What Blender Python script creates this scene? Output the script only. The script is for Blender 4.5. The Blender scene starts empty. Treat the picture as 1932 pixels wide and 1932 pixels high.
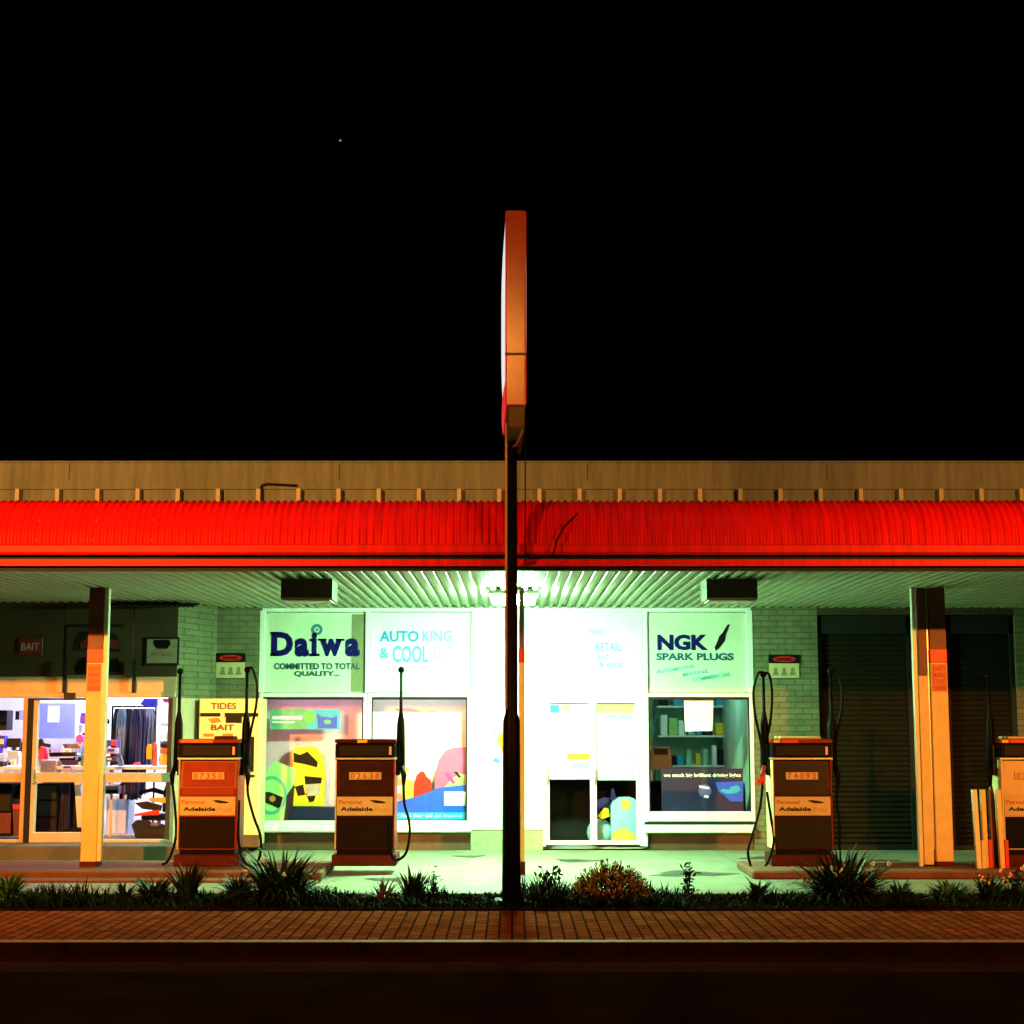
import bpy, math, random
from mathutils import Vector, Matrix
random.seed(7)
S = bpy.context.scene
COL = S.collection
# ------------------------------------------------------------------ camera, world, lights, exposure
CAM_Z = 1.89
PITCH = math.radians(7.37)
F = 3215.0 / 1.06                      # focal length in the 1932-px grid used for measuring
cd = bpy.data.cameras.new('camera'); cam = bpy.data.objects.new('camera', cd); COL.objects.link(cam)
cam.location = (0, 0, CAM_Z); cam.rotation_euler = (math.pi/2 + PITCH, 0, 0)
cd.sensor_width = 36; cd.lens = 36*3215/2048; cd.clip_end = 3000; cd.clip_start = .05
S.camera = cam
w = bpy.data.worlds.new("World"); S.world = w; w.use_nodes = True
bg = w.node_tree.nodes['Background']; bg.inputs[0].default_value = (.10, .12, .30, 1); bg.inputs[1].default_value = .0012
S.view_settings.view_transform = 'Standard'; S.view_settings.look = 'None'
S.view_settings.exposure = 0; S.view_settings.gamma = 1
def spot(name, loc, target, power, col, size, blend, r):
    d = bpy.data.lights.new(name, 'SPOT'); d.energy = power; d.color = col; d.spot_size = math.radians(size)
    d.spot_blend = blend; d.shadow_soft_size = r
    o = bpy.data.objects.new(name, d); COL.objects.link(o); o.location = loc
    o.rotation_euler = (Vector(target)-Vector(loc)).to_track_quat('-Z', 'Y').to_euler(); return o
spot('street_light_sodium', (-8.4, 3, 6.4), (-7.6, 24, 4.2), 25000, (1, .34, .045), 62, 1.0, .12)
spot('far_street_light_sodium', (9.5, 2, 6.2), (8.8, 20.2, 2.9), 13500, (1, .33, .045), 58, 1.0, .12)

spot('street_light_left_downlight', (-8.4, 3, 6.4), (-5, 15.4, 0), 5200, (1, .27, .03), 100, 1.0, .12)  # added spot at the left street light, warms the pavement
spot('street_light_right_downlight', (9.5, 2, 6.2), (5, 15.4, 0), 4600, (1, .27, .03), 100, 1.0, .12)  # added spot at the right street light, warms the pavement
spot('street_light_over_road', (.17, -5, 10.5), (.04, 16.1, 5.6), 2300, (1, .36, .05), 12, 1.0, .14)  # unseen spot added to light the sign's edge and its glint

def at(u, v, Y):
    """point at depth Y that the photo (1932 grid) shows at u, v"""
    dx = u-966; dy = -(v-966)
    yf = F*math.cos(PITCH) - dy*math.sin(PITCH); zf = F*math.sin(PITCH) + dy*math.cos(PITCH)
    return Vector((dx*Y/yf, Y, CAM_Z + zf*Y/yf))
# ------------------------------------------------------------------ materials
MATS = {}
def mat(name, col, rough=.6, metal=0, var=.25, scale=6, bump=0, bscale=60, spec=.5, var2=None, streak=False):
    if name in MATS: return MATS[name]
    m = bpy.data.materials.new(name); m.use_nodes = True; MATS[name] = m
    nt = m.node_tree; N = nt.nodes; L = nt.links; b = N['Principled BSDF']
    b.inputs['Roughness'].default_value = rough; b.inputs['Metallic'].default_value = metal
    b.inputs['Specular IOR Level'].default_value = spec
    tc = N.new('ShaderNodeTexCoord')
    if var > 0:
        n = N.new('ShaderNodeTexNoise'); n.inputs['Scale'].default_value = scale; n.inputs['Detail'].default_value = 6
        n.inputs['Roughness'].default_value = .65
        if streak:
            mp = N.new('ShaderNodeMapping'); mp.inputs['Scale'].default_value = (6, .6, .6); L.new(tc.outputs['Object'], mp.inputs[0]); L.new(mp.outputs[0], n.inputs['Vector'])
        else: L.new(tc.outputs['Object'], n.inputs['Vector'])
        r = N.new('ShaderNodeValToRGB'); e = r.color_ramp.elements
        e[0].position = .32; e[1].position = .68
        e[0].color = tuple(c*(1-var) for c in col)+(1,) if var2 is None else tuple(var2)+(1,)
        e[1].color = tuple(min(1, c*(1+var*.35)) for c in col)+(1,)
        L.new(n.outputs['Fac'], r.inputs['Fac']); L.new(r.outputs['Color'], b.inputs['Base Color'])
    else: b.inputs['Base Color'].default_value = tuple(col)+(1,)
    if bump > 0:
        n2 = N.new('ShaderNodeTexNoise'); n2.inputs['Scale'].default_value = bscale; n2.inputs['Detail'].default_value = 5
        L.new(tc.outputs['Object'], n2.inputs['Vector'])
        bp = N.new('ShaderNodeBump'); bp.inputs['Strength'].default_value = bump; bp.inputs['Distance'].default_value = .01
        L.new(n2.outputs['Fac'], bp.inputs['Height']); L.new(bp.outputs['Normal'], b.inputs['Normal'])
    return m
def emit(name, col, s):
    if name in MATS: return MATS[name]
    m = bpy.data.materials.new(name); m.use_nodes = True; MATS[name] = m
    b = m.node_tree.nodes['Principled BSDF']; b.inputs['Base Color'].default_value = tuple(col)+(1,)
    b.inputs['Emission Color'].default_value = tuple(col)+(1,); b.inputs['Emission Strength'].default_value = s
    return m
def brickmat(name, c1, c2, mortar, bw, bh, ms, axes, rough=.8, bump=.6, offset=.5, squash=None):
    m = bpy.data.materials.new(name); m.use_nodes = True; MATS[name] = m
    nt = m.node_tree; N = nt.nodes; L = nt.links; b = N['Principled BSDF']; b.inputs['Roughness'].default_value = rough
    tc = N.new('ShaderNodeTexCoord'); sp = N.new('ShaderNodeSeparateXYZ'); cb = N.new('ShaderNodeCombineXYZ')
    L.new(tc.outputs['Object'], sp.inputs[0]); L.new(sp.outputs[axes[0]], cb.inputs[0]); L.new(sp.outputs[axes[1]], cb.inputs[1])
    br = N.new('ShaderNodeTexBrick'); br.inputs['Scale'].default_value = 1
    br.inputs['Brick Width'].default_value = bw; br.inputs['Row Height'].default_value = bh
    br.inputs['Mortar Size'].default_value = ms; br.inputs['Mortar Smooth'].default_value = .3; br.offset = offset
    for k, c in (('Color1', c1), ('Color2', c2), ('Mortar', mortar)): br.inputs[k].default_value = tuple(c)+(1,)
    L.new(cb.outputs[0], br.inputs['Vector'])
    n = N.new('ShaderNodeTexNoise'); n.inputs['Scale'].default_value = 2.2; n.inputs['Detail'].default_value = 7
    n.inputs['Roughness'].default_value = .7
    L.new(tc.outputs['Object'], n.inputs['Vector'])
    mr = N.new('ShaderNodeMapRange'); mr.inputs[1].default_value = .3; mr.inputs[2].default_value = .7; mr.inputs[3].default_value = .6; mr.inputs[4].default_value = 1.1
    L.new(n.outputs['Fac'], mr.inputs[0])
    mx = N.new('ShaderNodeVectorMath'); mx.operation = 'SCALE'; L.new(br.outputs['Color'], mx.inputs[0]); L.new(mr.outputs[0], mx.inputs['Scale'])
    L.new(mx.outputs[0], b.inputs['Base Color'])
    bp = N.new('ShaderNodeBump'); bp.inputs['Strength'].default_value = bump; bp.inputs['Distance'].default_value = .008; bp.invert = True
    L.new(br.outputs['Fac'], bp.inputs['Height']); L.new(bp.outputs['Normal'], b.inputs['Normal'])
    return m
def glass(name, tint=(1, 1, 1), refl=.35):
    m = bpy.data.materials.new(name); m.use_nodes = True; MATS[name] = m
    nt = m.node_tree; N = nt.nodes; L = nt.links; N.remove(N['Principled BSDF'])
    t = N.new('ShaderNodeBsdfTransparent'); t.inputs[0].default_value = tuple(tint)+(1,)
    g = N.new('ShaderNodeBsdfGlossy'); g.inputs['Roughness'].default_value = .03
    f = N.new('ShaderNodeFresnel'); f.inputs[0].default_value = 1.45
    x = N.new('ShaderNodeMixShader'); ge = N.new('ShaderNodeNewGeometry'); su = N.new('ShaderNodeMath'); su.operation = 'SUBTRACT'; su.use_clamp = True
    L.new(f.outputs[0], su.inputs[0]); L.new(ge.outputs['Backfacing'], su.inputs[1]); L.new(su.outputs[0], x.inputs[0]); L.new(t.outputs[0], x.inputs[1]); L.new(g.outputs[0], x.inputs[2])
    L.new(x.outputs[0], N['Material Output'].inputs[0]); return m

M_white = mat('white painted wall', (.78, .78, .74), .55, var=.10, scale=3)
M_frame = mat('white window frame', (.8, .8, .76), .4, var=.08)
M_brick = brickmat('painted brick', (.19, .185, .105), (.155, .155, .085), (.11, .11, .06), .24, .086, .008, (0, 2), rough=.7, bump=.8)
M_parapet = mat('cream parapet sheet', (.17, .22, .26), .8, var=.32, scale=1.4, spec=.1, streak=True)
M_red = mat('red enamel sheet', (.66, .006, .004), .5, var=.35, scale=2.2, spec=.15, streak=True)
M_redband = mat('red post band', (.6, .02, .012), .45, var=.15, scale=9)
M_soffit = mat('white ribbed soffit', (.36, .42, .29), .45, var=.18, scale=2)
M_conc = mat('forecourt concrete', (.23, .225, .15), .55, var=.35, scale=1.3, bump=.25, bscale=45)
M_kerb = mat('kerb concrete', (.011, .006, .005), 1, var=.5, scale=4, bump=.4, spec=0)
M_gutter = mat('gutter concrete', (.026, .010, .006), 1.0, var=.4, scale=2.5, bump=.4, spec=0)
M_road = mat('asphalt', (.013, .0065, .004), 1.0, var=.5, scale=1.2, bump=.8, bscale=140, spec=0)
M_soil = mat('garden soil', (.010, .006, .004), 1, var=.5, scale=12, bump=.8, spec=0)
M_paver = brickmat('clay pavers', (.27, .060, .022), (.16, .036, .014), (.045, .014, .007), .23, .115, .012, (1, 0), rough=1, bump=.2)
M_paver.node_tree.nodes['Principled BSDF'].inputs['Specular IOR Level'].default_value = 0
M_post = mat('cream post paint', (.72, .56, .26), .5, var=.14, scale=5)
M_postdark = mat('red brown post paint', (.14, .035, .022), .55, var=.3)
M_steel = mat('galvanised steel', (.5, .5, .48), .35, .8, var=.2, scale=8)
M_black = mat('black rubber', (.002, .002, .0025), .5, var=.2, spec=.06)
M_blackp = mat('black plastic', (.005, .005, .006), .45, var=.2, spec=.2)
M_panel = mat('brown wall cladding', (.060, .042, .020), .8, spec=.08, var=.25, scale=2)
M_orangewall = mat('pale timber frame', (.52, .40, .27), .55, var=.18, scale=4)
M_shut = mat('roller shutter slats', (.014, .012, .006), .7, 0, var=.3, scale=3, spec=.04)
M_dark = mat('dark trim', (.014, .013, .012), .6, var=.3, spec=.15)
M_int = mat('interior white wall', (.82, .82, .84), .7, var=.06)
M_intfloor = mat('interior floor', (.35, .33, .33), .5, var=.3)
M_paper = mat('white paper', (.85, .85, .85), .6, var=.03)
M_yellow = mat('yellow card', (.75, .50, .01), .5, var=.08)
M_green = mat('pale green card', (.34, .60, .20), .5, var=.12)
M_navy = mat('navy print', (.002, .003, .045), .5, var=.15)
M_blue = mat('bright blue print', (.002, .07, .62), .4, var=.12)
M_cyan = mat('cyan print', (.01, .32, .62), .4, var=.15)
M_pink = mat('pink print', (.50, .09, .27), .5, var=.15)
M_palepink = mat('pale pink print', (.70, .38, .52), .5, var=.18, scale=3)
M_redp = mat('red print', (.60, .008, .003), .45, var=.12)
M_orange = mat('orange print', (.60, .14, .01), .5, var=.1)
M_glass = glass('window glass')
M_greenpanel = mat('cream sign panel', (.62, .66, .52), .5, var=.12, scale=2)
M_olive = mat('olive sign edge', (.22, .20, .10), .6, var=.2)
M_pumpred = mat('red pump enamel', (.22, .014, .006), .35, spec=.15, var=.25, scale=7)
M_pumpmaroon = mat('maroon pump enamel', (.05, .006, .003), .35, spec=.05, var=.3, scale=7)
M_pumpdark = mat('dark pump door', (.030, .007, .003), .45, spec=.05, var=.35, scale=6)
M_pumplow = mat('brown lower pump door', (.012, .005, .002), .5, spec=.05, var=.35, scale=6)
M_plinth = mat('dark red island paint', (.07, .006, .004), .6, spec=.15, var=.4, scale=7)
M_cream = mat('cream sticker', (.56, .42, .22), .5, var=.10)
M_ink = mat('black ink', (.005, .004, .004), .5, var=0, spec=.15)
M_inkred = mat('red ink', (.45, .03, .01), .5, var=0)
M_inkorange = mat('orange ink', (.6, .2, .03), .5, var=0)
M_inkblue = mat('dark blue ink', (.003, .003, .09), .4, var=0, spec=.2)
M_inkmid = mat('mid blue ink', (.02, .20, .55), .4, var=0)
M_inkcyan = mat('faded cyan ink', (.10, .42, .52), .5, var=0)
M_inkgrey = mat('sun bleached ink', (.48, .56, .55), .6, var=0)  # paler than the other inks, for the faint letters
M_leaf = mat('strap leaf green', (.013, .032, .008), .5, spec=.15, var=.45, scale=14)
M_leaf2 = mat('dark leaf green', (.012, .024, .008), .5, spec=.15, var=.45, scale=14)
M_bush = mat('bronze tipped leaf', (.50, .30, .06), .55, var=.6, scale=9)
M_flower = mat('white flower', (.7, .68, .6), .6, var=.1)
M_oflower = mat('coral flower', (.72, .30, .16), .6, var=.1)
M_signor = mat('orange sign casing', (.40, .055, .008), .20, var=.25, scale=3)
M_signbox = mat('sign ballast box', (.10, .085, .05), .6, var=.25)
M_pole = mat('black sign pole paint', (.004, .005, .007), .5, var=.3, scale=5, spec=.12)
# ------------------------------------------------------------------ mesh building
class MB:
    def __init__(s): s.v = []; s.f = []; s.smooth = False
    def add(s, vs, fs):
        k = len(s.v); s.v += [tuple(p) for p in vs]; s.f += [tuple(i+k for i in f) for f in fs]; return s
    def box(s, x0, x1, y0, y1, z0, z1, ch=0):
        if x0 > x1: x0, x1 = x1, x0
        if y0 > y1: y0, y1 = y1, y0
        if z0 > z1: z0, z1 = z1, z0
        c = min(ch, (x1-x0)*.3, (y1-y0)*.3, (z1-z0)*.3)
        if c <= 0:
            vs = [(x, y, z) for x in (x0, x1) for y in (y0, y1) for z in (z0, z1)]
            return s.add(vs, [(0, 1, 3, 2), (4, 6, 7, 5), (0, 4, 5, 1), (2, 3, 7, 6), (0, 2, 6, 4), (1, 5, 7, 3)])
        # chamfered: three offset copies per corner
        vs = []; idx = {}
        for i, x in enumerate((x0, x1)):
            for j, y in enumerate((y0, y1)):
                for k, z in enumerate((z0, z1)):
                    sx = c if i == 0 else -c; sy = c if j == 0 else -c; sz = c if k == 0 else -c
                    for a, p in enumerate(((x, y+sy, z+sz), (x+sx, y, z+sz), (x+sx, y+sy, z))):
                        idx[i, j, k, a] = len(vs); vs.append(p)
        g = lambda i, j, k, a: idx[i, j, k, a]
        fs = []
        for i in (0, 1): fs.append(tuple(g(i, j, k, 0) for j, k in ((0, 0), (1, 0), (1, 1), (0, 1))))
        for j in (0, 1): fs.append(tuple(g(i, j, k, 1) for i, k in ((0, 0), (1, 0), (1, 1), (0, 1))))
        for k in (0, 1): fs.append(tuple(g(i, j, k, 2) for i, j in ((0, 0), (1, 0), (1, 1), (0, 1))))
        for a, b in ((0, 0), (0, 1), (1, 0), (1, 1)):
            fs.append((g(0, a, b, 1), g(1, a, b, 1), g(1, a, b, 2), g(0, a, b, 2)))
            fs.append((g(a, 0, b, 0), g(a, 1, b, 0), g(a, 1, b, 2), g(a, 0, b, 2)))
            fs.append((g(a, b, 0, 0), g(a, b, 1, 0), g(a, b, 1, 1), g(a, b, 0, 1)))
        for i in (0, 1):
            for j in (0, 1):
                for k in (0, 1): fs.append((g(i, j, k, 0), g(i, j, k, 1), g(i, j, k, 2)))
        return s.add(vs, fs)
    def pbox(s, u0, v0, u1, v1, Y, d=.03, ch=0):
        a = at(u0, (v0+v1)/2, Y); b = at(u1, (v0+v1)/2, Y); t = at(u0, v0, Y); q = at(u0, v1, Y)
        return s.box(a.x, b.x, Y, Y+d, q.z, t.z, ch)
    def prism(s, pts, y0, y1):
        """pts = (x,z) outline"""
        n = len(pts)
        vs = [(x, y0, z) for x, z in pts]+[(x, y1, z) for x, z in pts]
        fs = [tuple(range(n)), tuple(range(2*n-1, n-1, -1))]+[(i, i+n, (i+1) % n+n, (i+1) % n) for i in range(n)]
        return s.add(vs, fs)
    def pprism(s, pts, Y, d=.004):
        q = [at(u, v, Y) for u, v in pts]; return s.prism([(p.x, p.z) for p in q], Y, Y+d)
    def xprism(s, pts, x0, x1):
        """pts = (y,z) outline swept along x"""
        n = len(pts)
        vs = [(x0, y, z) for y, z in pts]+[(x1, y, z) for y, z in pts]
        return s.add(vs, [tuple(range(n)), tuple(range(2*n-1, n-1, -1))]+[(i, i+n, (i+1) % n+n, (i+1) % n) for i in range(n)])
    def disc(s, cx, cz, r, y0, y1, n=24, rz=None, a0=0):
        rz = rz or r
        return s.prism([(cx+r*math.cos(a0+2*math.pi*i/n), cz+rz*math.sin(a0+2*math.pi*i/n)) for i in range(n)], y0, y1)
    def tube(s, pts, r, n=10, cap=True):
        P = [Vector(p) for p in pts]; R = r if isinstance(r, (list, tuple)) else [r]*len(P)
        k0 = len(s.v); up = None; vs = []
        for i, p in enumerate(P):
            t = (P[min(i+1, len(P)-1)]-P[max(i-1, 0)]).normalized()
            if up is None: up = Vector((0, 0, 1)) if abs(t.z) < .9 else Vector((1, 0, 0))
            a = t.cross(up).normalized(); b = a.cross(t).normalized(); up = b
            for j in range(n):
                th = 2*math.pi*j/n; vs.append(p+a*(math.cos(th)*R[i])+b*(math.sin(th)*R[i]))
        fs = []
        for i in range(len(P)-1):
            for j in range(n): fs.append((i*n+j, i*n+(j+1) % n, (i+1)*n+(j+1) % n, (i+1)*n+j))
        if cap: fs += [tuple(range(n))[::-1], tuple((len(P)-1)*n+j for j in range(n))]
        s.add(vs, fs); return s
    def ball(s, c, r, n=12, m=8, sc=(1, 1, 1)):
        vs = []; fs = []
        for i in range(m+1):
            for j in range(n):
                a = math.pi*i/m; b = 2*math.pi*j/n
                vs.append((c[0]+r*sc[0]*math.sin(a)*math.cos(b), c[1]+r*sc[1]*math.sin(a)*math.sin(b), c[2]+r*sc[2]*math.cos(a)))
        for i in range(m):
            for j in range(n): fs.append((i*n+j, i*n+(j+1) % n, (i+1)*n+(j+1) % n, (i+1)*n+j))
        return s.add(vs, fs)
    def text(s, body, x0, x1, z0, z1, y, d=.003, bold=.0, rot=0, up=None):
        V, Fc = text_mesh(body, bold)
        cx, cz = (x0+x1)/2, (z0+z1)/2; c, sn = math.cos(rot), math.sin(rot)
        out = []
        for (a, b, t) in V:
            px = (a-.5)*(x1-x0); pz = (b-.5)*(z1-z0)
            out.append((cx+px*c-pz*sn, y-d*t, cz+px*sn+pz*c))
        return s.add(out, Fc)
    def ptext(s, body, u0, v0, u1, v1, Y, bold=0, rot=0, d=.003):
        a = at(u0, (v0+v1)/2, Y); b = at(u1, (v0+v1)/2, Y); t = at(u0, v0, Y); q = at(u0, v1, Y)
        return s.text(body, a.x, b.x, q.z, t.z, Y, d, bold, rot)
    def build(s, name, m, parent=None, world=True, smooth=False, recenter=None, **tags):
        vs = s.v; off = Vector((0, 0, 0))
        if world and parent is not None:
            q = parent
            while q is not None: off += q.location; q = q.parent
        if recenter is not None: off = Vector(recenter)
        vs = [(p[0]-off.x, p[1]-off.y, p[2]-off.z) for p in vs]
        me = bpy.data.meshes.new(name); me.from_pydata(vs, [], s.f); me.update()
        import bmesh
        bm = bmesh.new(); bm.from_mesh(me); bmesh.ops.recalc_face_normals(bm, faces=bm.faces); bm.to_mesh(me); bm.free()
        me.materials.append(m)
        if smooth:
            for p in me.polygons: p.use_smooth = True
        o = bpy.data.objects.new(name, me); COL.objects.link(o)
        if parent is not None: o.parent = parent
        if recenter is not None: o.location = recenter
        for k, v in tags.items(): o[k] = v
        return o
TM = {}
def text_mesh(body, bold):
    if (body, bold) in TM: return TM[body, bold]
    c = bpy.data.curves.new('t', 'FONT'); c.body = body; c.extrude = .02; c.offset = bold; c.resolution_u = 3
    o = bpy.data.objects.new('t', c); COL.objects.link(o)
    dg = bpy.context.evaluated_depsgraph_get(); me = bpy.data.meshes.new_from_object(o.evaluated_get(dg))
    V = [tuple(v.co) for v in me.vertices]; Fc = [tuple(p.vertices) for p in me.polygons]
    bpy.data.objects.remove(o); bpy.data.curves.remove(c); bpy.data.meshes.remove(me)
    xs = [v[0] for v in V]; ys = [v[1] for v in V]; zs = [v[2] for v in V]
    f = lambda a, l: (a-min(l))/((max(l)-min(l)) or 1)
    TM[body, bold] = ([(f(v[0], xs), f(v[1], ys), f(v[2], zs)) for v in V], Fc); return TM[body, bold]
def thing(name, label, cat, loc=(0, 0, 0), group=None):
    o = bpy.data.objects.new(name, None); COL.objects.link(o); o.location = loc; o.empty_display_size = .1
    o['label'] = label; o['category'] = cat
    if group: o['group'] = group
    return o
def struct(name, mb, m, kind='structure'): return mb.build(name, m, kind=kind)
PI = math.pi
XL, XR = -13.5, 13.5
# ------------------------------------------------------------------ ground, road, pavement
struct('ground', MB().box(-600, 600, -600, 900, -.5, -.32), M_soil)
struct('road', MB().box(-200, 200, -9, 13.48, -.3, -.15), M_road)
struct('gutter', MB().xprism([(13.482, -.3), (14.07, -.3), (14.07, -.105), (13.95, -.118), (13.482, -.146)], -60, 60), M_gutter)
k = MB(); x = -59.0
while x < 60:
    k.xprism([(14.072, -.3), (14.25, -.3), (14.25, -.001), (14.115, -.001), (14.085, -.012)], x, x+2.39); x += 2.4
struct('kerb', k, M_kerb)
struct('pavement_edge', MB().box(-60, 60, 14.118, 14.25, 0, .006), mat('worn edging concrete', (.22, .12, .07), .8, var=.5, scale=9, bump=.3))  # pale strip paints the highlight along the kerb's top edge
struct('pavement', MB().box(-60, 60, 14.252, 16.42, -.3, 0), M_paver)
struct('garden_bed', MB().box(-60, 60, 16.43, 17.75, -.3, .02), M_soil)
k = MB(); x = -60.0
while x < 60:
    k.box(x, x+2.985, 17.90, 21.4, -.3, 0); k.box(x, x+2.985, 21.412, 24.0, -.3, -.003); x += 3
k.box(-60, 60, 17.76, 17.89, -.3, .03)
struct('forecourt', k, M_conc)
i1 = MB(); z1 = at(800, 1640, 20).x
i1.box(-13, at(605, 1640, 19.4).x, 19.55, 21.0, .0, .10, .02); i1.box(-13, at(560, 1640, 19).x, 19.2, 19.54, .0, .03, .008)
struct('pump_island', i1, mat('island concrete', (.15, .05, .022), .9, var=.35, scale=3, bump=.3))
i2 = MB(); i2.box(at(1425, 1640, 19.4).x, 13, 19.62, 21.0, .0, .10, .02)
struct('pump_island', i2, MATS['island concrete'])

M_oil = mat('oil stain', (.05, .045, .035), .35, var=.4, scale=8)
ob = random.Random(3)
for (ox, oy, r_) in ((-1.3, 19.6, .28), (.9, 22.2, .22), (2.2, 20.3, .35), (3.4, 22.6, .18), (-.6, 22.9, .15), (4.9, 22.0, .3), (-3.3, 22.1, .3)):
    pts_ = []
    for i in range(26):
        a = i*2*PI/26; q = r_*(1+.25*math.sin(3*a+ox)+.12*math.sin(7*a+oy)+ob.uniform(-.06, .06)); pts_.append((ox+q*1.3*math.cos(a), oy+q*math.sin(a)))
    n_ = len(pts_); o_ = MB().add([(x, y, .001) for x, y in pts_]+[(x, y, .004) for x, y in pts_], [tuple(range(n_)), tuple(range(2*n_-1, n_-1, -1))]+[(i, i+n_, (i+1) % n_+n_, (i+1) % n_) for i in range(n_)]).build('oil_stain', M_oil, kind='structure')
# ------------------------------------------------------------------ shop building
WY = 24.0
B = thing('service_station_shop', 'long low white and brick service station shop behind the pumps', 'building', (0, WY, 0))
def P(u, v=1400, Y=WY): return at(u, v, Y)
zc = 3.62                                     # wall head, just above the soffit line
wb = lambda u0, v0, u1, v1, m, nm, Y=WY, d=.2, ch=0, **k: MB().pbox(u0, v0, u1, v1, Y, d, ch).build(nm, m, B, **k)
# brick panels
def wallbox(xa, xb, z0, z1, m, nm, y0=WY, y1=WY+.22): return MB().box(xa, xb, y0, y1, z0, z1).build(nm, m, B)
X = lambda u: P(u).x; Zv = lambda v: P(966, v).z
SPL = X(405)
wallbox(SPL, X(490), -.05, 4.6, M_brick, 'brick_pier')
wallbox(X(1421), X(1547), -.05, 4.6, M_brick, 'brick_pier')
wallbox(X(1727), X(1790), -.05, 4.6, M_brick, 'brick_pier')
wallbox(X(1923), XR, -.05, 4.6, M_brick, 'brick_pier')
wallbox(X(1547), X(1727), Zv(1160), 4.6, M_panel, 'shutter_lintel'); wallbox(X(1790), X(1923), Zv(1160), 4.6, M_panel, 'shutter_lintel')
# white shop front: head wall over the sign panels, apron under windows, column beside the door
wallbox(X(490), X(1421), Zv(1154), 4.6, M_white, 'wall')
wallbox(X(490), X(889), Zv(1571), Zv(1556), M_white, 'apron', WY-.03)
wallbox(X(1222), X(1421), Zv(1571), Zv(1556), M_white, 'apron', WY-.03)
M_plinthwall = mat('brown plinth tiles', (.10, .045, .02), .5, var=.35, scale=5)
wallbox(X(455), X(889), -.05, Zv(1573), M_plinthwall, 'plinth', WY+.07)
wallbox(X(1222), X(1470), -.05, Zv(1573), M_plinthwall, 'plinth', WY-.02 if False else WY+.07)
wallbox(X(889), X(1024), Zv(1565), Zv(1154)-.002, M_white, 'wall', WY-.02)
wallbox(X(889), X(1024), -.05, Zv(1565), mat('greenish plinth tile', (.30, .32, .18), .5, var=.3, scale=9), 'plinth')
wallbox(X(1024), X(1222), Zv(1322), Zv(1154)-.002, M_white, 'wall', WY+.02)
# parapet
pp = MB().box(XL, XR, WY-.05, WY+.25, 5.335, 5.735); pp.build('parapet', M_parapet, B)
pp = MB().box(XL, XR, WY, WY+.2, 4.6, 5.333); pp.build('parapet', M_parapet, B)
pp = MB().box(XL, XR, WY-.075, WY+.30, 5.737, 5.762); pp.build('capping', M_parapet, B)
u = 44-75.3*4
bat = None
while u < 2250:
    x = at(u-5.5, 930, WY).x
    if bat is None:
        bat = MB().box(x-.030, x+.030, WY-.17, WY-.002, 4.7, 5.325).build('batten', mat('pale batten', (.42, .45, .45), .7, var=.15), B); bx0 = x
    else:
        c = bat.copy(); COL.objects.link(c); c.parent = B; c.location.x = x-bx0
    u += 75.3
for uu in (130, 640, 1108, 1560): MB().pbox(uu, 875, uu+1.2, 905, WY-.056, .01).build('sheet_joint', M_dark, B)
MATS['painted brick'].node_tree.nodes['Principled BSDF'].inputs['Specular IOR Level'].default_value = .1
# sign-panel surrounds, windows
def frame(parent, u0, v0, u1, v1, Y, t, d, m=M_frame, name='frame', bot=None):
    a = MB(); x0, x1 = at(u0, v0, Y).x, at(u1, v0, Y).x; zt, zb = at(966, v0, Y).z, at(966, v1, Y).z
    bt = bot if bot is not None else t
    a.box(x0, x0+t, Y, Y+d, zb, zt, .006); a.box(x1-t, x1, Y, Y+d, zb, zt, .006)
    a.box(x0+t, x1-t, Y+.002, Y+d, zt-t, zt, .006); a.box(x0+t, x1-t, Y+.002, Y+d, zb, zb+bt, .006)
    return a.build(name, m, parent)
def window(nm, u0, v0, u1, v1, Y=WY, t=.055, bot=None, m=M_frame):
    a = MB(); x0, x1 = at(u0, v0, Y).x, at(u1, v0, Y).x; zt, zb = at(966, v0, Y).z, at(966, v1, Y).z
    g = MB().box(x0+t, x1-t, Y+.05, Y+.056, zb+(bot or t), zt-t).build(nm, M_glass, B)
    frame(g, u0, v0, u1, v1, Y-.01, t, .12, m, 'window_frame', bot)
    # dark rubber gasket inside the frame
    a = MB(); e = .022; b0 = zb+(bot or t)
    a.box(x0+t, x0+t+e, Y+.02, Y+.045, b0, zt-t); a.box(x1-t-e, x1-t, Y+.02, Y+.045, b0, zt-t); a.box(x0+t+e, x1-t-e, Y+.02, Y+.045, zt-t-e*1.8, zt-t)
    a.build('gasket', M_dark, g); return g
window('display_window', 489, 1308, 693, 1556)
window('display_window', 694, 1308, 889, 1556)
window('display_window', 1216, 1308, 1421, 1550, bot=.14)
MB().pbox(489, 1152, 499, 1307, WY-.012, .13, .006).build('jamb', M_frame, B)
MB().pbox(689, 1152, 698, 1307, WY-.012, .13, .006).build('jamb', M_frame, B)
MB().pbox(1409, 1152, 1421, 1307, WY-.012, .13, .006).build('jamb', M_frame, B)
MB().pbox(1216, 1152, 1222, 1307, WY-.012, .13, .006).build('jamb', M_frame, B)
MB().pbox(489, 1557, 889, 1570, WY-.10, .10, .012).build('sill', M_frame, B)
MB().pbox(1216, 1551, 1421, 1556, WY-.02, .06).build('sill_joint', M_dark, B)
MB().pbox(1216, 1557, 1424, 1572, WY-.10, .10, .012).build('sill', M_frame, B)
M_backp = mat('panel backing', (.6, .6, .55), .6)
wallbox(X(499), X(689), Zv(1307), Zv(1155), M_backp, 'panel_backing', WY+.06, WY+.18)
wallbox(X(698), X(889), Zv(1307), Zv(1155), M_backp, 'panel_backing', WY+.06, WY+.18)
wallbox(X(1222), X(1409), Zv(1307), Zv(1155), M_backp, 'panel_backing', WY+.06, WY+.18)
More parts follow.
